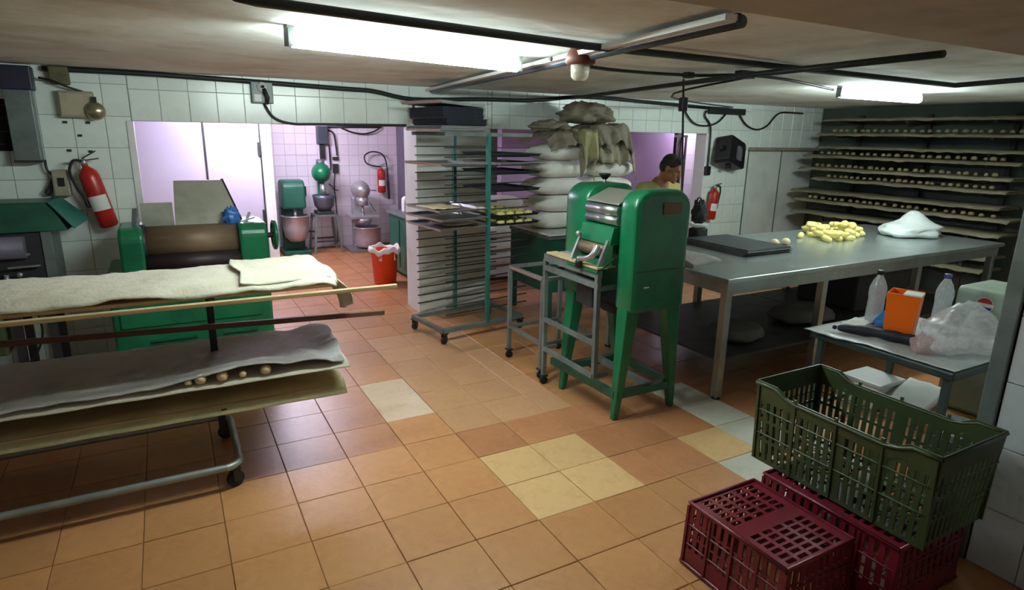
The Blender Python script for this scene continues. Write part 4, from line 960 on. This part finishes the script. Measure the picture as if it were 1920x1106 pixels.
# trays on the table
tm_t = tray_mesh('baking_tray', .52, .70, .022, mat('grey_black_tray', (78, 82, 86), .4, .5, var=.2, scale=8))
for k in range(3):
    o = bpy.data.objects.new('baking_tray', tm_t); col.objects.link(o); o.location = (3.12+.01*k, -.53, TZ+.0235+k*.0135); o.rotation_euler = (math.pi, 0, -.04+.02*k)
    tag(o, f'{["bottom", "middle", "top"][k]} dark baking tray of the flat stack on the steel table', 'tray', 'trays on the steel table')
def fold(u, v): x = 2.18+.44*u; y = -1.0+.5*v+.1*u; return (x, y, TZ+.035+.02*nz(x, y, 4, 5)-.028*max(0, u-.7)/.3-.02*max(0, .15-v)/.15)
single(MB().sheet(fold, 16, 14, .03), 'folded_cloth', clothg, 'folded grey cloth on the left end of the steel table', 'cloth')
bm_ = MB().lathe([(.001, 0), (.022, .001), (.036, .014), (.037, .03), (.026, .047), (.010, .055), (.001, .056)], n=16)
bmesh_ball = bm_.mesh('dough_ball', dough)
for k, (x, y) in enumerate(((1452, 460), (1473, 458))):
    p = pz(x, y, TZ); o = bpy.data.objects.new('dough_ball', bmesh_ball); col.objects.link(o); o.location = (p.x, p.y, TZ+.001); tag(o, ['left one of the two lone dough balls on the steel table', 'right one of the two lone dough balls on the steel table'][k], 'dough')
# heap of yellow dough pieces
dm = []
for s in range(4):
    mb = MB(); pts = [(-.055+.11*i/6, .012*math.sin(i*.9+s), .024+.004*math.sin(i+s)) for i in range(7)]
    mb.tube(pts, [.008, .022, .027, .026+.003*math.sin(s), .027, .021, .008], 10); dm.append(mb.mesh('dough_roll', doughy))
cen = [pz(x, y, TZ) for x, y in ((1500, 432), (1612, 438), (1565, 452), (1500, 446))]
r2 = random.Random(3); spots = []
tries = 0
while len(spots) < 62 and tries < 6000:
    tries += 1; u, v = r2.uniform(1498, 1614), r2.uniform(431, 455)
    e = ((u-1555)/60)**2+((v-442)/12.5)**2
    if e > 1: continue
    p = pz(u, v, TZ)
    lvl = sum(1 for q in spots if (q[0]-p.x)**2+(q[1]-p.y)**2 < .062**2)
    if lvl > (2 if e < .5 else 1): continue
    spots.append((p.x, p.y, lvl))
for k, (x, y, l) in enumerate(spots):
    o = bpy.data.objects.new('dough_roll', dm[k % 4]); col.objects.link(o); o.location = (x, y, TZ+.001+l*.036); o.rotation_euler = (r2.uniform(-.15, .15) if l else 0, r2.uniform(-.15, .15) if l else 0, r2.uniform(0, 3.1))
    tag(o, 'pale yellow dough roll in the heap on the steel table', 'dough', 'heap of yellow dough rolls')
# white plastic bag at the right end
def bagfn(mb, c, r, seed, amp, peak):
    b = crumple(c, r, seed, 36, 20, amp, .5)
    for p in b.v:
        d = Vector((p.x-c[0]-peak[0], p.y-c[1]-peak[1])).length; p.z += peak[2]*math.exp(-(d/.13)**2) if p.z > c[2] else 0
    return b
single(bagfn(None, (5.38, -.72, TZ+.045), (.33, .24, .085), 5.7, .25, (.05, .0, .11)), 'plastic_bag', mat('white_bag_film', (214, 220, 220), .4, var=.05, bump=.3, bscale=18), 'crumpled white plastic bag on the right end of the steel table', 'bag')
# small things at the far edge of the table, right of the man
t = thing('black_box', 'small black box on the far edge of the steel table', 'box', (3.12, -.10, TZ)); MB().box((3.05, -.155, TZ+.001), (3.19, -.045, TZ+.11)).build('body', blackp, t, bevel=.012); MB().box((3.07, -.16, TZ+.03), (3.17, -.154, TZ+.08)).build('front_panel', darkmetal, t)
single(MB().lathe([(.001, 0), (.05, 0), (.09, .035), (.093, .035), (.055, -.004), (.001, -.004)], (3.12, -.10, TZ+.117), 20), 'white_bowl', whitep, 'small white bowl standing on the black box beside the man', 'bowl')
t = thing('black_bag', 'black cloth bag with a loop handle standing beside the man', 'bag', (3.12, -.10, TZ+.15))
b_ = crumple((3.12, -.10, TZ+.245), (.07, .05, .11), 7.5, 26, 18, .5, .85).build('body', mat('black_cloth', (20, 20, 26), .85), t)
MB().tube([(3.10+.025*math.cos(a*.45), -.10, TZ+.355+.03*math.sin(a*.45)) for a in range(15)], .008, 7).build('loop_handle', blackp, t)

# ------------------------------------------------------------------ the man working behind the table
man = thing('person', 'man in a pale yellow shirt and dark shorts bending over the steel table', 'person', (2.95, .36, 0))
def limb(mb, pts, rs):
    mb.tube(spline(pts, 4), [rs[min(int(i/4), len(rs)-1)]+(rs[min(int(i/4)+1, len(rs)-1)]-rs[min(int(i/4), len(rs)-1)])*((i % 4)/4) for i in range((len(pts)-1)*4+1)], 12)
    mb.ball(pts[0], rs[0], 12, 8); mb.ball(pts[-1], rs[-1], 12, 8)
def fuse(o, vox, it=4):
    a = o.modifiers.new('remesh', 'REMESH'); a.mode = 'VOXEL'; a.voxel_size = vox; a.use_smooth_shade = True
    b = o.modifiers.new('smooth', 'SMOOTH'); b.factor = .5; b.iterations = it
HD = Vector((2.925, .10, 1.515)); fwd = Vector((.42, -.80, -.42)).normalized(); side = Vector((.885, .465, 0)).normalized(); upv = side.cross(fwd); upv = upv if upv.z > 0 else -upv
HM = Matrix((side, -fwd, upv)).transposed()
def hp(s, f, u): return HD+side*s+fwd*f+upv*u
mb = MB()
mb.ball(HD+upv*.02, (.076, .096, .092), 20, 14, HM)                       # skull
mb.ball(hp(0, .018, -.055), (.060, .074, .065), 18, 12, HM)               # jaw
mb.ball(hp(0, .075, -.10), (.026, .022, .018), 12, 8, HM)                 # chin
mb.ball(hp(0, .098, -.028), (.014, .018, .022), 10, 8, HM)                # nose
mb.ball(hp(0, .090, .0), (.010, .014, .024), 10, 8, HM)
for s in (-1, 1):
    mb.ball(hp(s*.032, .082, .022), (.024, .014, .009), 10, 6, HM)        # brows
    mb.ball(hp(s*.042, .068, -.03), (.022, .018, .016), 10, 6, HM)        # cheeks
    mb.ball(hp(s*.078, -.008, -.01), (.009, .020, .032), 10, 8, HM)       # ears
mb.ball(hp(0, .088, -.066), (.024, .010, .007), 10, 6, HM); mb.ball(hp(0, .086, -.078), (.021, .010, .007), 10, 6, HM)
NB = Vector((2.925, .235, 1.355))
limb(mb, [HD-fwd*.03-upv*.05, (HD+NB)/2+Vector((0, .02, -.01)), NB], [.052, .054, .066])
limb(mb, [NB, (2.93, .27, 1.22), (2.95, .33, 1.05), (2.965, .36, .90)], [.085, .125, .118, .125])
mb.ball((2.925, .255, 1.25), (.175, .105, .13), 18, 12); mb.ball((2.965, .36, .90), (.155, .105, .11), 18, 12)
SH = {-1: Vector((2.735, .245, 1.315)), 1: Vector((3.115, .235, 1.305))}
EL = {-1: Vector((2.63, .06, 1.085)), 1: Vector((3.13, .09, 1.07))}
WR = {-1: Vector((2.75, -.12, .965)), 1: Vector((2.90, -.10, .975))}
for s in (-1, 1):
    limb(mb, [NB+Vector((s*.05, 0, -.02)), SH[s]], [.055, .058]); limb(mb, [SH[s], (SH[s]+EL[s])/2, EL[s]], [.056, .046, .039]); limb(mb, [EL[s], (EL[s]*.6+WR[s]*.4), WR[s]], [.039, .037, .026])
    d = (WR[s]-EL[s]).normalized(); d = Vector((d.x*.6, d.y, -.12)).normalized(); sd = d.cross(Vector((0, 0, 1))).normalized()
    for k in range(4): mb.tube([WR[s], WR[s]+d*.075+sd*(-.027+.018*k)], [.020, .013], 8); mb.ball(WR[s]+d*.05+sd*(-.024+.016*k), (.014, .018, .011))
    for k in range(4):
        L_ = (.055, .066, .062, .048)[k]; b0 = WR[s]+d*.075+sd*(-.030+.020*k)
        mb.tube([b0, b0+d*L_*.55+Vector((0, 0, -.006)), b0+d*L_*.92+Vector((0, 0, -.026))], [.0098, .009, .0078], 8)
    th = WR[s]+d*.03+sd*(-s*.02); mb.tube([th, th+sd*(-s*.026)+d*.026, th+sd*(-s*.034)+d*.052+Vector((0, 0, -.012))], [.014, .011, .009], 8)
HP = {-1: Vector((2.88, .365, .87)), 1: Vector((3.05, .365, .87))}; KN = {-1: Vector((2.865, .345, .48)), 1: Vector((3.085, .345, .48))}; AN = {-1: Vector((2.865, .40, .085)), 1: Vector((3.10, .40, .085))}
for s in (-1, 1):
    limb(mb, [HP[s], (HP[s]+KN[s])/2, KN[s]], [.092, .078, .056]); limb(mb, [KN[s], KN[s]*.68+AN[s]*.32+Vector((0, .02, 0)), AN[s]], [.055, .054, .036])
    limb(mb, [AN[s]+Vector((0, .02, -.035)), AN[s]+Vector((0, -.17, -.052))], [.036, .028])
body = mb.build('body', skin, man); fuse(body, .0075, 3)
# clothes
mb = MB()
limb(mb, [NB+Vector((0, .01, -.03)), (2.93, .27, 1.22), (2.95, .33, 1.05), (2.965, .36, .88)], [.092, .138, .134, .142])
mb.ball((2.925, .255, 1.245), (.192, .122, .142), 18, 12); mb.ball((2.965, .36, .90), (.170, .122, .10), 18, 12)
for s in (-1, 1): limb(mb, [NB+Vector((s*.05, 0, -.03)), SH[s]], [.064, .070]); limb(mb, [SH[s], SH[s]*.45+EL[s]*.55], [.070, .062])
o = mb.build('shirt', shirtm, man); fuse(o, .009, 3)
mb = MB(); mb.ball((2.965, .36, .855), (.172, .125, .10), 18, 12)
for s in (-1, 1): limb(mb, [HP[s], HP[s]*.4+KN[s]*.6+Vector((0, 0, .02))], [.106, .096])
o = mb.build('shorts', shortm, man); fuse(o, .009, 3)
mb = MB()
mb.ball(hp(0, -.012, .038), (.083, .098, .084), 20, 14, HM); mb.ball(hp(0, -.05, .0), (.080, .062, .075), 16, 10, HM); mb.ball(hp(.0, .045, .088), (.06, .045, .03), 14, 8, HM)
o = mb.build('hair', hairm, man); fuse(o, .007, 2)
for s in (-1, 1):
    MB().ball(hp(s*.031, .0905, .002), (.013, .006, .0055), 10, 6, HM).build('eye', mat('dark_eye', (24, 18, 16), .3), man)
    mb = MB(); limb(mb, [AN[s]+Vector((0, .035, -.045)), AN[s]+Vector((0, -.18, -.052))], [.044, .036]); mb.box((AN[s].x-.045, AN[s].y-.21, 0), (AN[s].x+.045, AN[s].y+.07, .022))
    o = mb.build('shoe', mat('pale_shoe', (150, 142, 130), .7), man); fuse(o, .008, 2)

# ------------------------------------------------------------------ barred gate in the passage
t = thing('barred_gate', 'dark barred gate standing ajar behind the man', 'gate', (6.26, 3.62, 0))
MB().bar((6.05, 3.62, 1.80), (6.49, 3.62, 1.80), .03, .04).build('top_rail', darkmetal, t); MB().bar((6.05, 3.62, .1), (6.49, 3.62, .1), .03, .04).build('bottom_rail', darkmetal, t)
for k in range(5): MB().bar((6.07+.1*k, 3.62, 0.0 if k in (0, 4) else .1), (6.07+.1*k, 3.62, 1.80), .028, .028).build('bar', mat('brown_bar', (70, 50, 58), .6), t)

# ------------------------------------------------------------------ board rack on the right wall
SHX0, SHX1 = 6.45, 6.96
t = thing('board_rack', 'dark wall rack with uprights and arms holding many proofing boards', 'rack', (6.75, .2, 0))
for y in (1.0, .15, -.75):
    MB().bar((7.0, y, 0), (7.0, y, 2.1), .05, .05).build('upright', mat('rack_post', (60, 58, 50), .7), t)
    MB().bar((6.55, y+.06, 0), (6.55, y+.06, .8), .035, .035).build('front_post', mat('rack_post2', (70, 66, 56), .7), t)
zs = [2.02, 1.84, 1.68, 1.56, 1.40, 1.27, 1.10, .98, .82, .70, .56, .42]
ends = [(1.15, -1.1), (1.22, -1.15), (1.2, -1.1), (1.38, -1.05), (1.42, -1.0), (1.22, -.98), (1.50, -.95), (1.46, -1.05), (1.46, -1.0), (1.0, -.9), (1.0, -.92), (1.0, -.9)]
ordz = ['highest', 'second highest', 'third highest', 'fourth highest', 'fifth highest', 'sixth highest', 'seventh highest', 'eighth highest', 'ninth highest', 'third lowest', 'second lowest', 'lowest']
lump = MB().lathe([(.001, 0), (.024, .001), (.030, .012), (.024, .028), (.010, .035), (.001, .036)], n=9, sy=.8).mesh('dough_lump', doughb)
for k, z in enumerate(zs):
    y1, y0 = ends[k]
    for y in (1.0, .15, -.75): MB().bar((7.0, y, z-.016), (6.52, y, z-.016), .03, .022).build('arm', mat('rack_post', (60, 58, 50)), t)
    bd = single(MB().box((SHX0+.012*(k % 3), y0, z-.004), (SHX1, y1, z+.016)), 'proofing_board', woodshelf, f'{ordz[k]} long wooden board on the rack along the right wall', 'board', 'boards on the right wall rack', bevel=.004)
    def cl(u, v, k=k, z=z, y0=y0, y1=y1):
        y = y0-.03+(y1-y0+.05)*u; x = SHX0-.012+.46*v
        sag = .012*nz(y, k*3, 0, 4)+.010*nz(y, k, 5, 12)
        return (x, y, z+.026+sag*.8-(.026+.02*abs(nz(y, k, 2, 5)))*max(0, .1-v)/.1)
    single(MB().sheet(cl, 60, 8, .005), 'board_cloth', mat('grey_green_cloth', (140, 133, 110), .9, var=.15, scale=5, bump=.2, bscale=50, objvar=.15, dirt=(92, 86, 70), dscale=3, damt=.5), f'dusty cloth lying on the {ordz[k]} board of the right wall rack', 'cloth', 'cloths on the right wall rack')
    if k in (1, 3, 4, 5, 7):
        for i in range(24):
            o = bpy.data.objects.new('dough_lump', lump); col.objects.link(o); o.location = (SHX0+.07+r2.uniform(-.01, .01), y0+.1+(y1-y0-.25)*(i+.5)/24+r2.uniform(-.015, .015), z+.044); o.rotation_euler = (0, 0, r2.uniform(0, 3)); s_ = r2.uniform(.85, 1.15); o.scale = (s_, s_, s_)
            tag(o, f'small brown dough lump on the {ordz[k]} board of right wall rack', 'dough', f'dough lumps on the {ordz[k]} wall board')

# ------------------------------------------------------------------ small table with bottles
QX0, QX1, QY0, QY1, QZ = 2.42, 3.34, -2.66, -1.82, .62
t = thing('side_table', 'small dark-edged table with a plastic sheet, in front of steel table', 'table', (2.88, -2.24, 0))
MB().box((QX0, QY0, QZ-.05), (QX1, QY1, QZ)).build('top', mat('dark_table_edge', (30, 50, 52), .5, var=.15), t, bevel=.012)
for x in (QX0+.05, QX1-.05):
    for y in (QY0+.05, QY1-.05): MB().bar((x, y, 0), (x, y, QZ-.03), .035, .035).build('leg', mat('dark_leg2', (44, 60, 58), .5), t)
for y in (QY0+.05, QY1-.05): MB().bar((QX0+.05, y, .12), (QX1-.05, y, .12), .025, .025).build('stretcher', mat('dark_leg2', (44, 60, 58)), t)
def tcl(u, v):
    x = QX0+.006+(QX1-QX0-.01)*u; y = QY0+.008+(QY1-QY0+.01)*v
    z = QZ+.006+.006*abs(nz(x, y, 2, 9))
    if v > .55 and u < .06: x -= (.06-u)/.06*.05*min(1, (v-.55)/.2)
    return (x, y, z)
single(MB().sheet(tcl, 40, 36, .002), 'plastic_sheet', mat('milky_sheet', (198, 202, 204), .25, var=.08, scale=6, dirt=(150, 154, 160), dscale=4, damt=.5, bump=.15, bscale=22), 'crinkled milky plastic sheet covering the small table', 'tablecloth')
def bottle(x, y, z, h, r, label, cap, m, lab=None):
    t = thing('plastic_bottle', label, 'bottle', (x, y, z))
    MB().lathe([(.001, z+.004), (r*.85, z), (r, z+.012), (r*.97, z+h*.25), (r*.92, z+h*.45), (r, z+h*.55), (r*.97, z+h*.68), (r*.7, z+h*.80), (r*.34, z+h*.90), (r*.32, z+h*.94)], (x, y, 0), 20).build('body', m, t)
    MB().lathe([(r*.40, z+h*.92), (r*.40, z+h*.995), (r*.36, z+h), (.001, z+h)], (x, y, 0), 16).build('cap', cap, t)
    if lab: MB().lathe([(r*1.01, z+h*.28), (r*.985, z+h*.42), (r*.94, z+h*.5)], (x, y, 0), 20).build('label_band', lab, t)
    return t
bottle(2.90, -1.92, QZ+.015, .345, .052, 'tall cloudy plastic bottle with black cap on the small table', blackp, bottlem)
bottle(3.22, -2.16, QZ+.015, .34, .052, 'plastic bottle with purple-blue cap behind the clear bag', mat('purple_cap', (84, 78, 140), .4), bottlem)
p = pz(1676, 640, QZ)
t = thing('orange_jug', 'bright orange square plastic jug on the small table', 'jug', (2.72, -2.19, QZ+.012))
ja = math.radians(20); JM = Matrix.Translation((2.72, -2.19, 0)) @ Matrix.Rotation(ja, 4, 'Z')
def sq(h, r): return [JM @ Vector((sx*r, sy*r, h)) for sx, sy in ((-1, -1), (1, -1), (1, 1), (-1, 1))]
z0 = QZ+.012; vs = sq(z0, .072)+sq(z0+.285, .085)+sq(z0+.285, .078)+sq(z0+.02, .066)
fs = [(3, 2, 1, 0), (12, 13, 14, 15)]
for q in range(4): n = (q+1) % 4; fs += [(q, n, 4+n, 4+q), (4+q, 4+n, 8+n, 8+q), (8+q, 8+n, 12+n, 12+q)]
MB().add(vs, fs).build('body', orangep, t, bevel=.008)
MB().tube(spline([JM @ Vector((.085, 0, z0+.24)), JM @ Vector((.125, 0, z0+.23)), JM @ Vector((.13, 0, z0+.14)), JM @ Vector((.115, 0, z0+.07)), JM @ Vector((.078, 0, z0+.06))]), .011, 8).build('handle', orangep, t)
MB().box((-.092, -.092, z0+.283), (.02, .0, z0+.292), JM).build('lid_piece', whitep, t)
def bluef(u, v): x = 2.80+.12*u; y = -2.12+.16*v; return (x, y, QZ+.03+.10*math.sin(math.pi*u)*math.sin(math.pi*v)**.6+.012*nz(u*5, v*5, 2))
single(MB().sheet(bluef, 12, 12, .004), 'blue_packet', mat('blue_packet', (40, 124, 196), .4, var=.25, scale=10), 'blue plastic packet lying left of the orange jug', 'packet')
def papf(u, v): x = 2.66+.15*u; y = -1.98+.12*v; return (x, y, QZ+.022+.02*u+.006*nz(u*4, v*4, 5))
single(MB().sheet(papf, 8, 8, .002), 'paper_napkin', paperw, 'white paper napkin beside the cloudy bottle', 'paper')
pc = spline([(2.50, -1.94, QZ+.035), (2.56, -2.03, QZ+.038), (2.60, -2.14, QZ+.042), (2.64, -2.26, QZ+.042), (2.66, -2.33, QZ+.04)], 5)
t = thing('black_pouch', 'long black folded umbrella pouch lying on the small table', 'umbrella', (2.58, -2.14, QZ+.012))
MB().tube(pc, [.012, .02, .024, .027, .028]+[.03+.004*math.sin(i) for i in range(11)]+[.032, .034, .034, .03, .02], 10).build('pouch', mat('black_nylon', (26, 28, 40), .6, var=.2), t)
MB().ball((2.495, -1.925, QZ+.034), .014).build('tip', blackp, t)
# clear plastic bags
single(bagfn(None, (2.86, -2.47, QZ+.085), (.27, .17, .12), 2.9, .35, (.02, .02, .06)), 'clear_plastic_bag', clearfilm, 'large crumpled clear plastic bag at the front of the small table', 'bag')
single(crumple((2.60, -2.40, QZ+.055), (.08, .07, .05), 5.9, 20, 12, .3, .9), 'clear_plastic_bag', film('pinkish_film', (230, 190, 186), .45), 'small pinkish transparent bag in front of the orange jug', 'bag')
# printed film pack behind
t = thing('bottle_pack', 'pale printed film pack with a small red and blue round logo', 'pack', (3.72, -2.28, 0))
MB().prism(rrect(3.52, 3.96, .0, .86, .05), 'y', -2.50, -2.08).build('film_body', printm, t, bevel=.03)
def disc(cy, cz, r, a0, a1, x, m, nm):
    n = 14; pts = [(cy+r*math.cos(math.radians(a0+(a1-a0)*k/n)), cz+r*math.sin(math.radians(a0+(a1-a0)*k/n))) for k in range(n+1)]
    MB().prism(pts, 'x', x-.002, x).build(nm, m, t)
lg = px_(1846, 572, 3.518)
disc(lg.y, lg.z, .052, 0, 359, 3.519, whitep, 'logo_ground')
disc(lg.y, lg.z, .047, 15, 165, 3.517, mat('logo_red', (170, 30, 40), .5), 'logo_red_half'); disc(lg.y, lg.z, .047, 195, 345, 3.517, mat('logo_blue', (40, 60, 140), .5), 'logo_blue_half')
# under the small table
t = thing('foam_box', 'white foam box lying under the small table', 'box', (3.25, -1.95, 0)); MB().box((3.0, -1.99, .001), (3.28, -1.72, .16)).build('body', whitep, t, bevel=.015); MB().box((2.99, -2.0, .16), (3.29, -1.71, .19)).build('lid', whitep, t, bevel=.01)
def shf(u, v): x = 2.98+.34*u; y = -2.26+.26*v; return (x, y, .10+.10*u+.01*nz(u*3, v*3, 8))
t = thing('paper_stack', 'stack of white paper sheets leaning under the small table', 'paper', (3.15, -2.15, 0))
MB().sheet(shf, 10, 10, .03).build('sheets', paperw, t); MB().box((3.0, -2.24, 0), (3.3, -2.02, .085)).build('carton', mat('carton', (150, 128, 100), .8), t)
t = thing('clear_tub', 'clear plastic tub on the floor under the small table', 'tub', (2.95, -2.5, 0))
MB().lathe([(.001, .005), (.11, 0), (.13, .12), (.137, .125), (.127, .125), (.105, .01), (.001, .01)], (2.95, -2.50, 0), 24, sx=1.2, power=3).build('tub', film('tub_film', (190, 200, 206), .5, .2), t)
MB().lathe([(.14, .125), (.14, .135), (.001, .136)], (2.95, -2.50, 0), 24, sx=1.2, power=3).build('lid', film('tub_lid', (206, 214, 216), .6, .2), t)

# ------------------------------------------------------------------ plastic crates
def lattice(us, vs_, solid, fn, th, smooth=False):
    """one connected wall with real holes; fn(u, v, d) -> point, d = 0 outside .. 1 inside"""
    nu, nv = len(us)-1, len(vs_)-1; mb = MB(); idx = {}
    pts = []; fs = []
    def V(i, j, d):
        k = (i, j, d)
        if k not in idx: idx[k] = len(pts); pts.append(fn(us[i], vs_[j], d))
        return idx[k]
    S = lambda i, j: 0 <= i < nu and 0 <= j < nv and solid(i, j)
    for i in range(nu):
        for j in range(nv):
            if not solid(i, j): continue
            a = [(i, j), (i+1, j), (i+1, j+1), (i, j+1)]
            fs.append([V(*q, 0) for q in a]); fs.append([V(*q, 1) for q in reversed(a)])
            for (di, dj), (p, q) in (((0, -1), (a[0], a[1])), ((1, 0), (a[1], a[2])), ((0, 1), (a[2], a[3])), ((-1, 0), (a[3], a[0]))):
                if not S(i+di, j+dj): fs.append([V(*p, 0), V(*p, 1), V(*q, 1), V(*q, 0)])
    return mb.add(pts, fs)
def slots(L, n, w):
    """break points for n slots of width w along a length L"""
    out = [0.]; pit = L/(n+1)
    for k in range(n): c = pit*(k+1); out += [c-w/2, c+w/2]
    return out+[L]
def crate(name, label, x0, x1, y0, y1, z0, z1, m, flip=False, taper=.02, nl=20, ns=10, dip=.0, lean=0.):
    H = z1-z0; cx, cy = (x0+x1)/2, (y0+y1)/2; hx, hy = (x1-x0)/2, (y1-y0)/2
    t = thing(name, label, 'crate', (cx, cy, z0))
    def rad(v): k = v/H; k = 1-k if flip else k; return taper*(1-k)
    rows = [0, .02, .02+(H-.10)/3*.86, .02+(H-.10)/3, .02+(H-.10)/3*1.86, .02+2*(H-.10)/3, .02+(H-.10)/3*2.86, .02+(H-.10), H-.055, H-.03, H]
    if flip: rows = sorted(H-r for r in rows)
    holes_v = {1, 3, 5} if not flip else {len(rows)-2-k for k in (1, 3, 5)}
    T = .006
    def dp(u, L): c = abs(u/L-.5)*2; return dip*max(0, min(1, (.72-c)/.14))
    for s, nm in ((-1, 'long_wall'), (1, 'long_wall')):
        L = 2*hy; us = slots(L, nl, L/(nl+1)*.42)
        def fn(u, v, d, s=s, L=L):
            k = rad(v); y = cy+(u-L/2)*(1-k/hy); zz = z0+v
            if v > H-.08 and not flip: zz -= dp(u, L)
            return (cx+s*(hx-k-T*d), y, zz)
        lattice(us, rows, lambda i, j: not (i % 2 == 1 and j in holes_v and i//2 not in (nl//2-1 if nl > 14 else -1,)), fn, T).build(nm, m, t)
        rim = MB()
        for k in (0, 1): pass
        for zz, ww in (((H-.012 if not flip else .012), .014), (H*.36, .007), (H*.66, .007)):
            kk = rad(zz); pr = [(cx+s*(hx-kk), cy-hy+kk+(2*hy-2*kk)*q/16, z0+zz-(dp((2*hy)*q/16, 2*hy) if zz > H-.08 and not flip else 0)) for q in range(17)]
            MB().tube(pr, ww*.62, 6).build('rib', m, t)
        for q in range(5):
            yy = cy-hy*.96+hy*1.92*q/4
            MB().bar((cx+s*(hx-rad(0)+.002), yy, z0+.004), (cx+s*(hx-rad(H)+.002), yy, z1-.02), .012, .008, (1, 0, 0)).build('rib', m, t)
    for s in (-1, 1):
        L = 2*hx; us = slots(L, ns, L/(ns+1)*.42)
        def fn(u, v, d, s=s, L=L): k = rad(v); return (cx+(u-L/2)*(1-k/hx), cy+s*(hy-k-T*d), z0+v)
        gl = range(ns//2-2, ns//2+2)
        lattice(us, rows, lambda i, j: not (i % 2 == 1 and j in holes_v), fn, T).build('short_wall', m, t)
        for zz in ((H-.012 if not flip else .012), H*.36, H*.66):
            kk = rad(zz); MB().tube([(cx-hx+kk, cy+s*(hy-kk), z0+zz), (cx+hx-kk, cy+s*(hy-kk), z0+zz)], .0075 if zz in (H-.012, .012) else .0045, 6).build('rib', m, t)
    # bottom lattice
    k = taper; zb = z0+.012 if not flip else z1-.008
    a, b = hx-k, hy-k; us = slots(2*b, 14, 2*b/15*.62); vv = slots(2*a, 5, 2*a/6*.72)
    def fb(u, v, d): return (cx-a+v, cy-b+u, zb-.005*d)
    lattice(us, vv, lambda i, j: not (i % 2 == 1 and j % 2 == 1 and i not in (13, 15)), fb, .005).build('bottom', m, t)
    if flip:
        MB().tube([(cx-a, cy-b, z1-.005), (cx+a, cy-b, z1-.005), (cx+a, cy+b, z1-.005), (cx-a, cy+b, z1-.005), (cx-a, cy-b, z1-.005)], .008, 6).build('rib', m, t)
    return t
crate('plastic_crate', 'dark red plastic crate upside down at the lower right, nearest one', .72, 1.13, -3.02, -2.52, 0, .30, crater, True, .012, 12, 9)
crate('plastic_crate', 'dark red plastic crate underneath the big green crate', 1.20, 1.68, -3.14, -2.50, 0, .298, crater, True, .012, 14, 9)
crate('plastic_crate', 'big olive green plastic crate standing on the red crate', 1.25, 1.71, -3.19, -2.38, .302, .70, crateg, False, .022, 22, 11, .035)
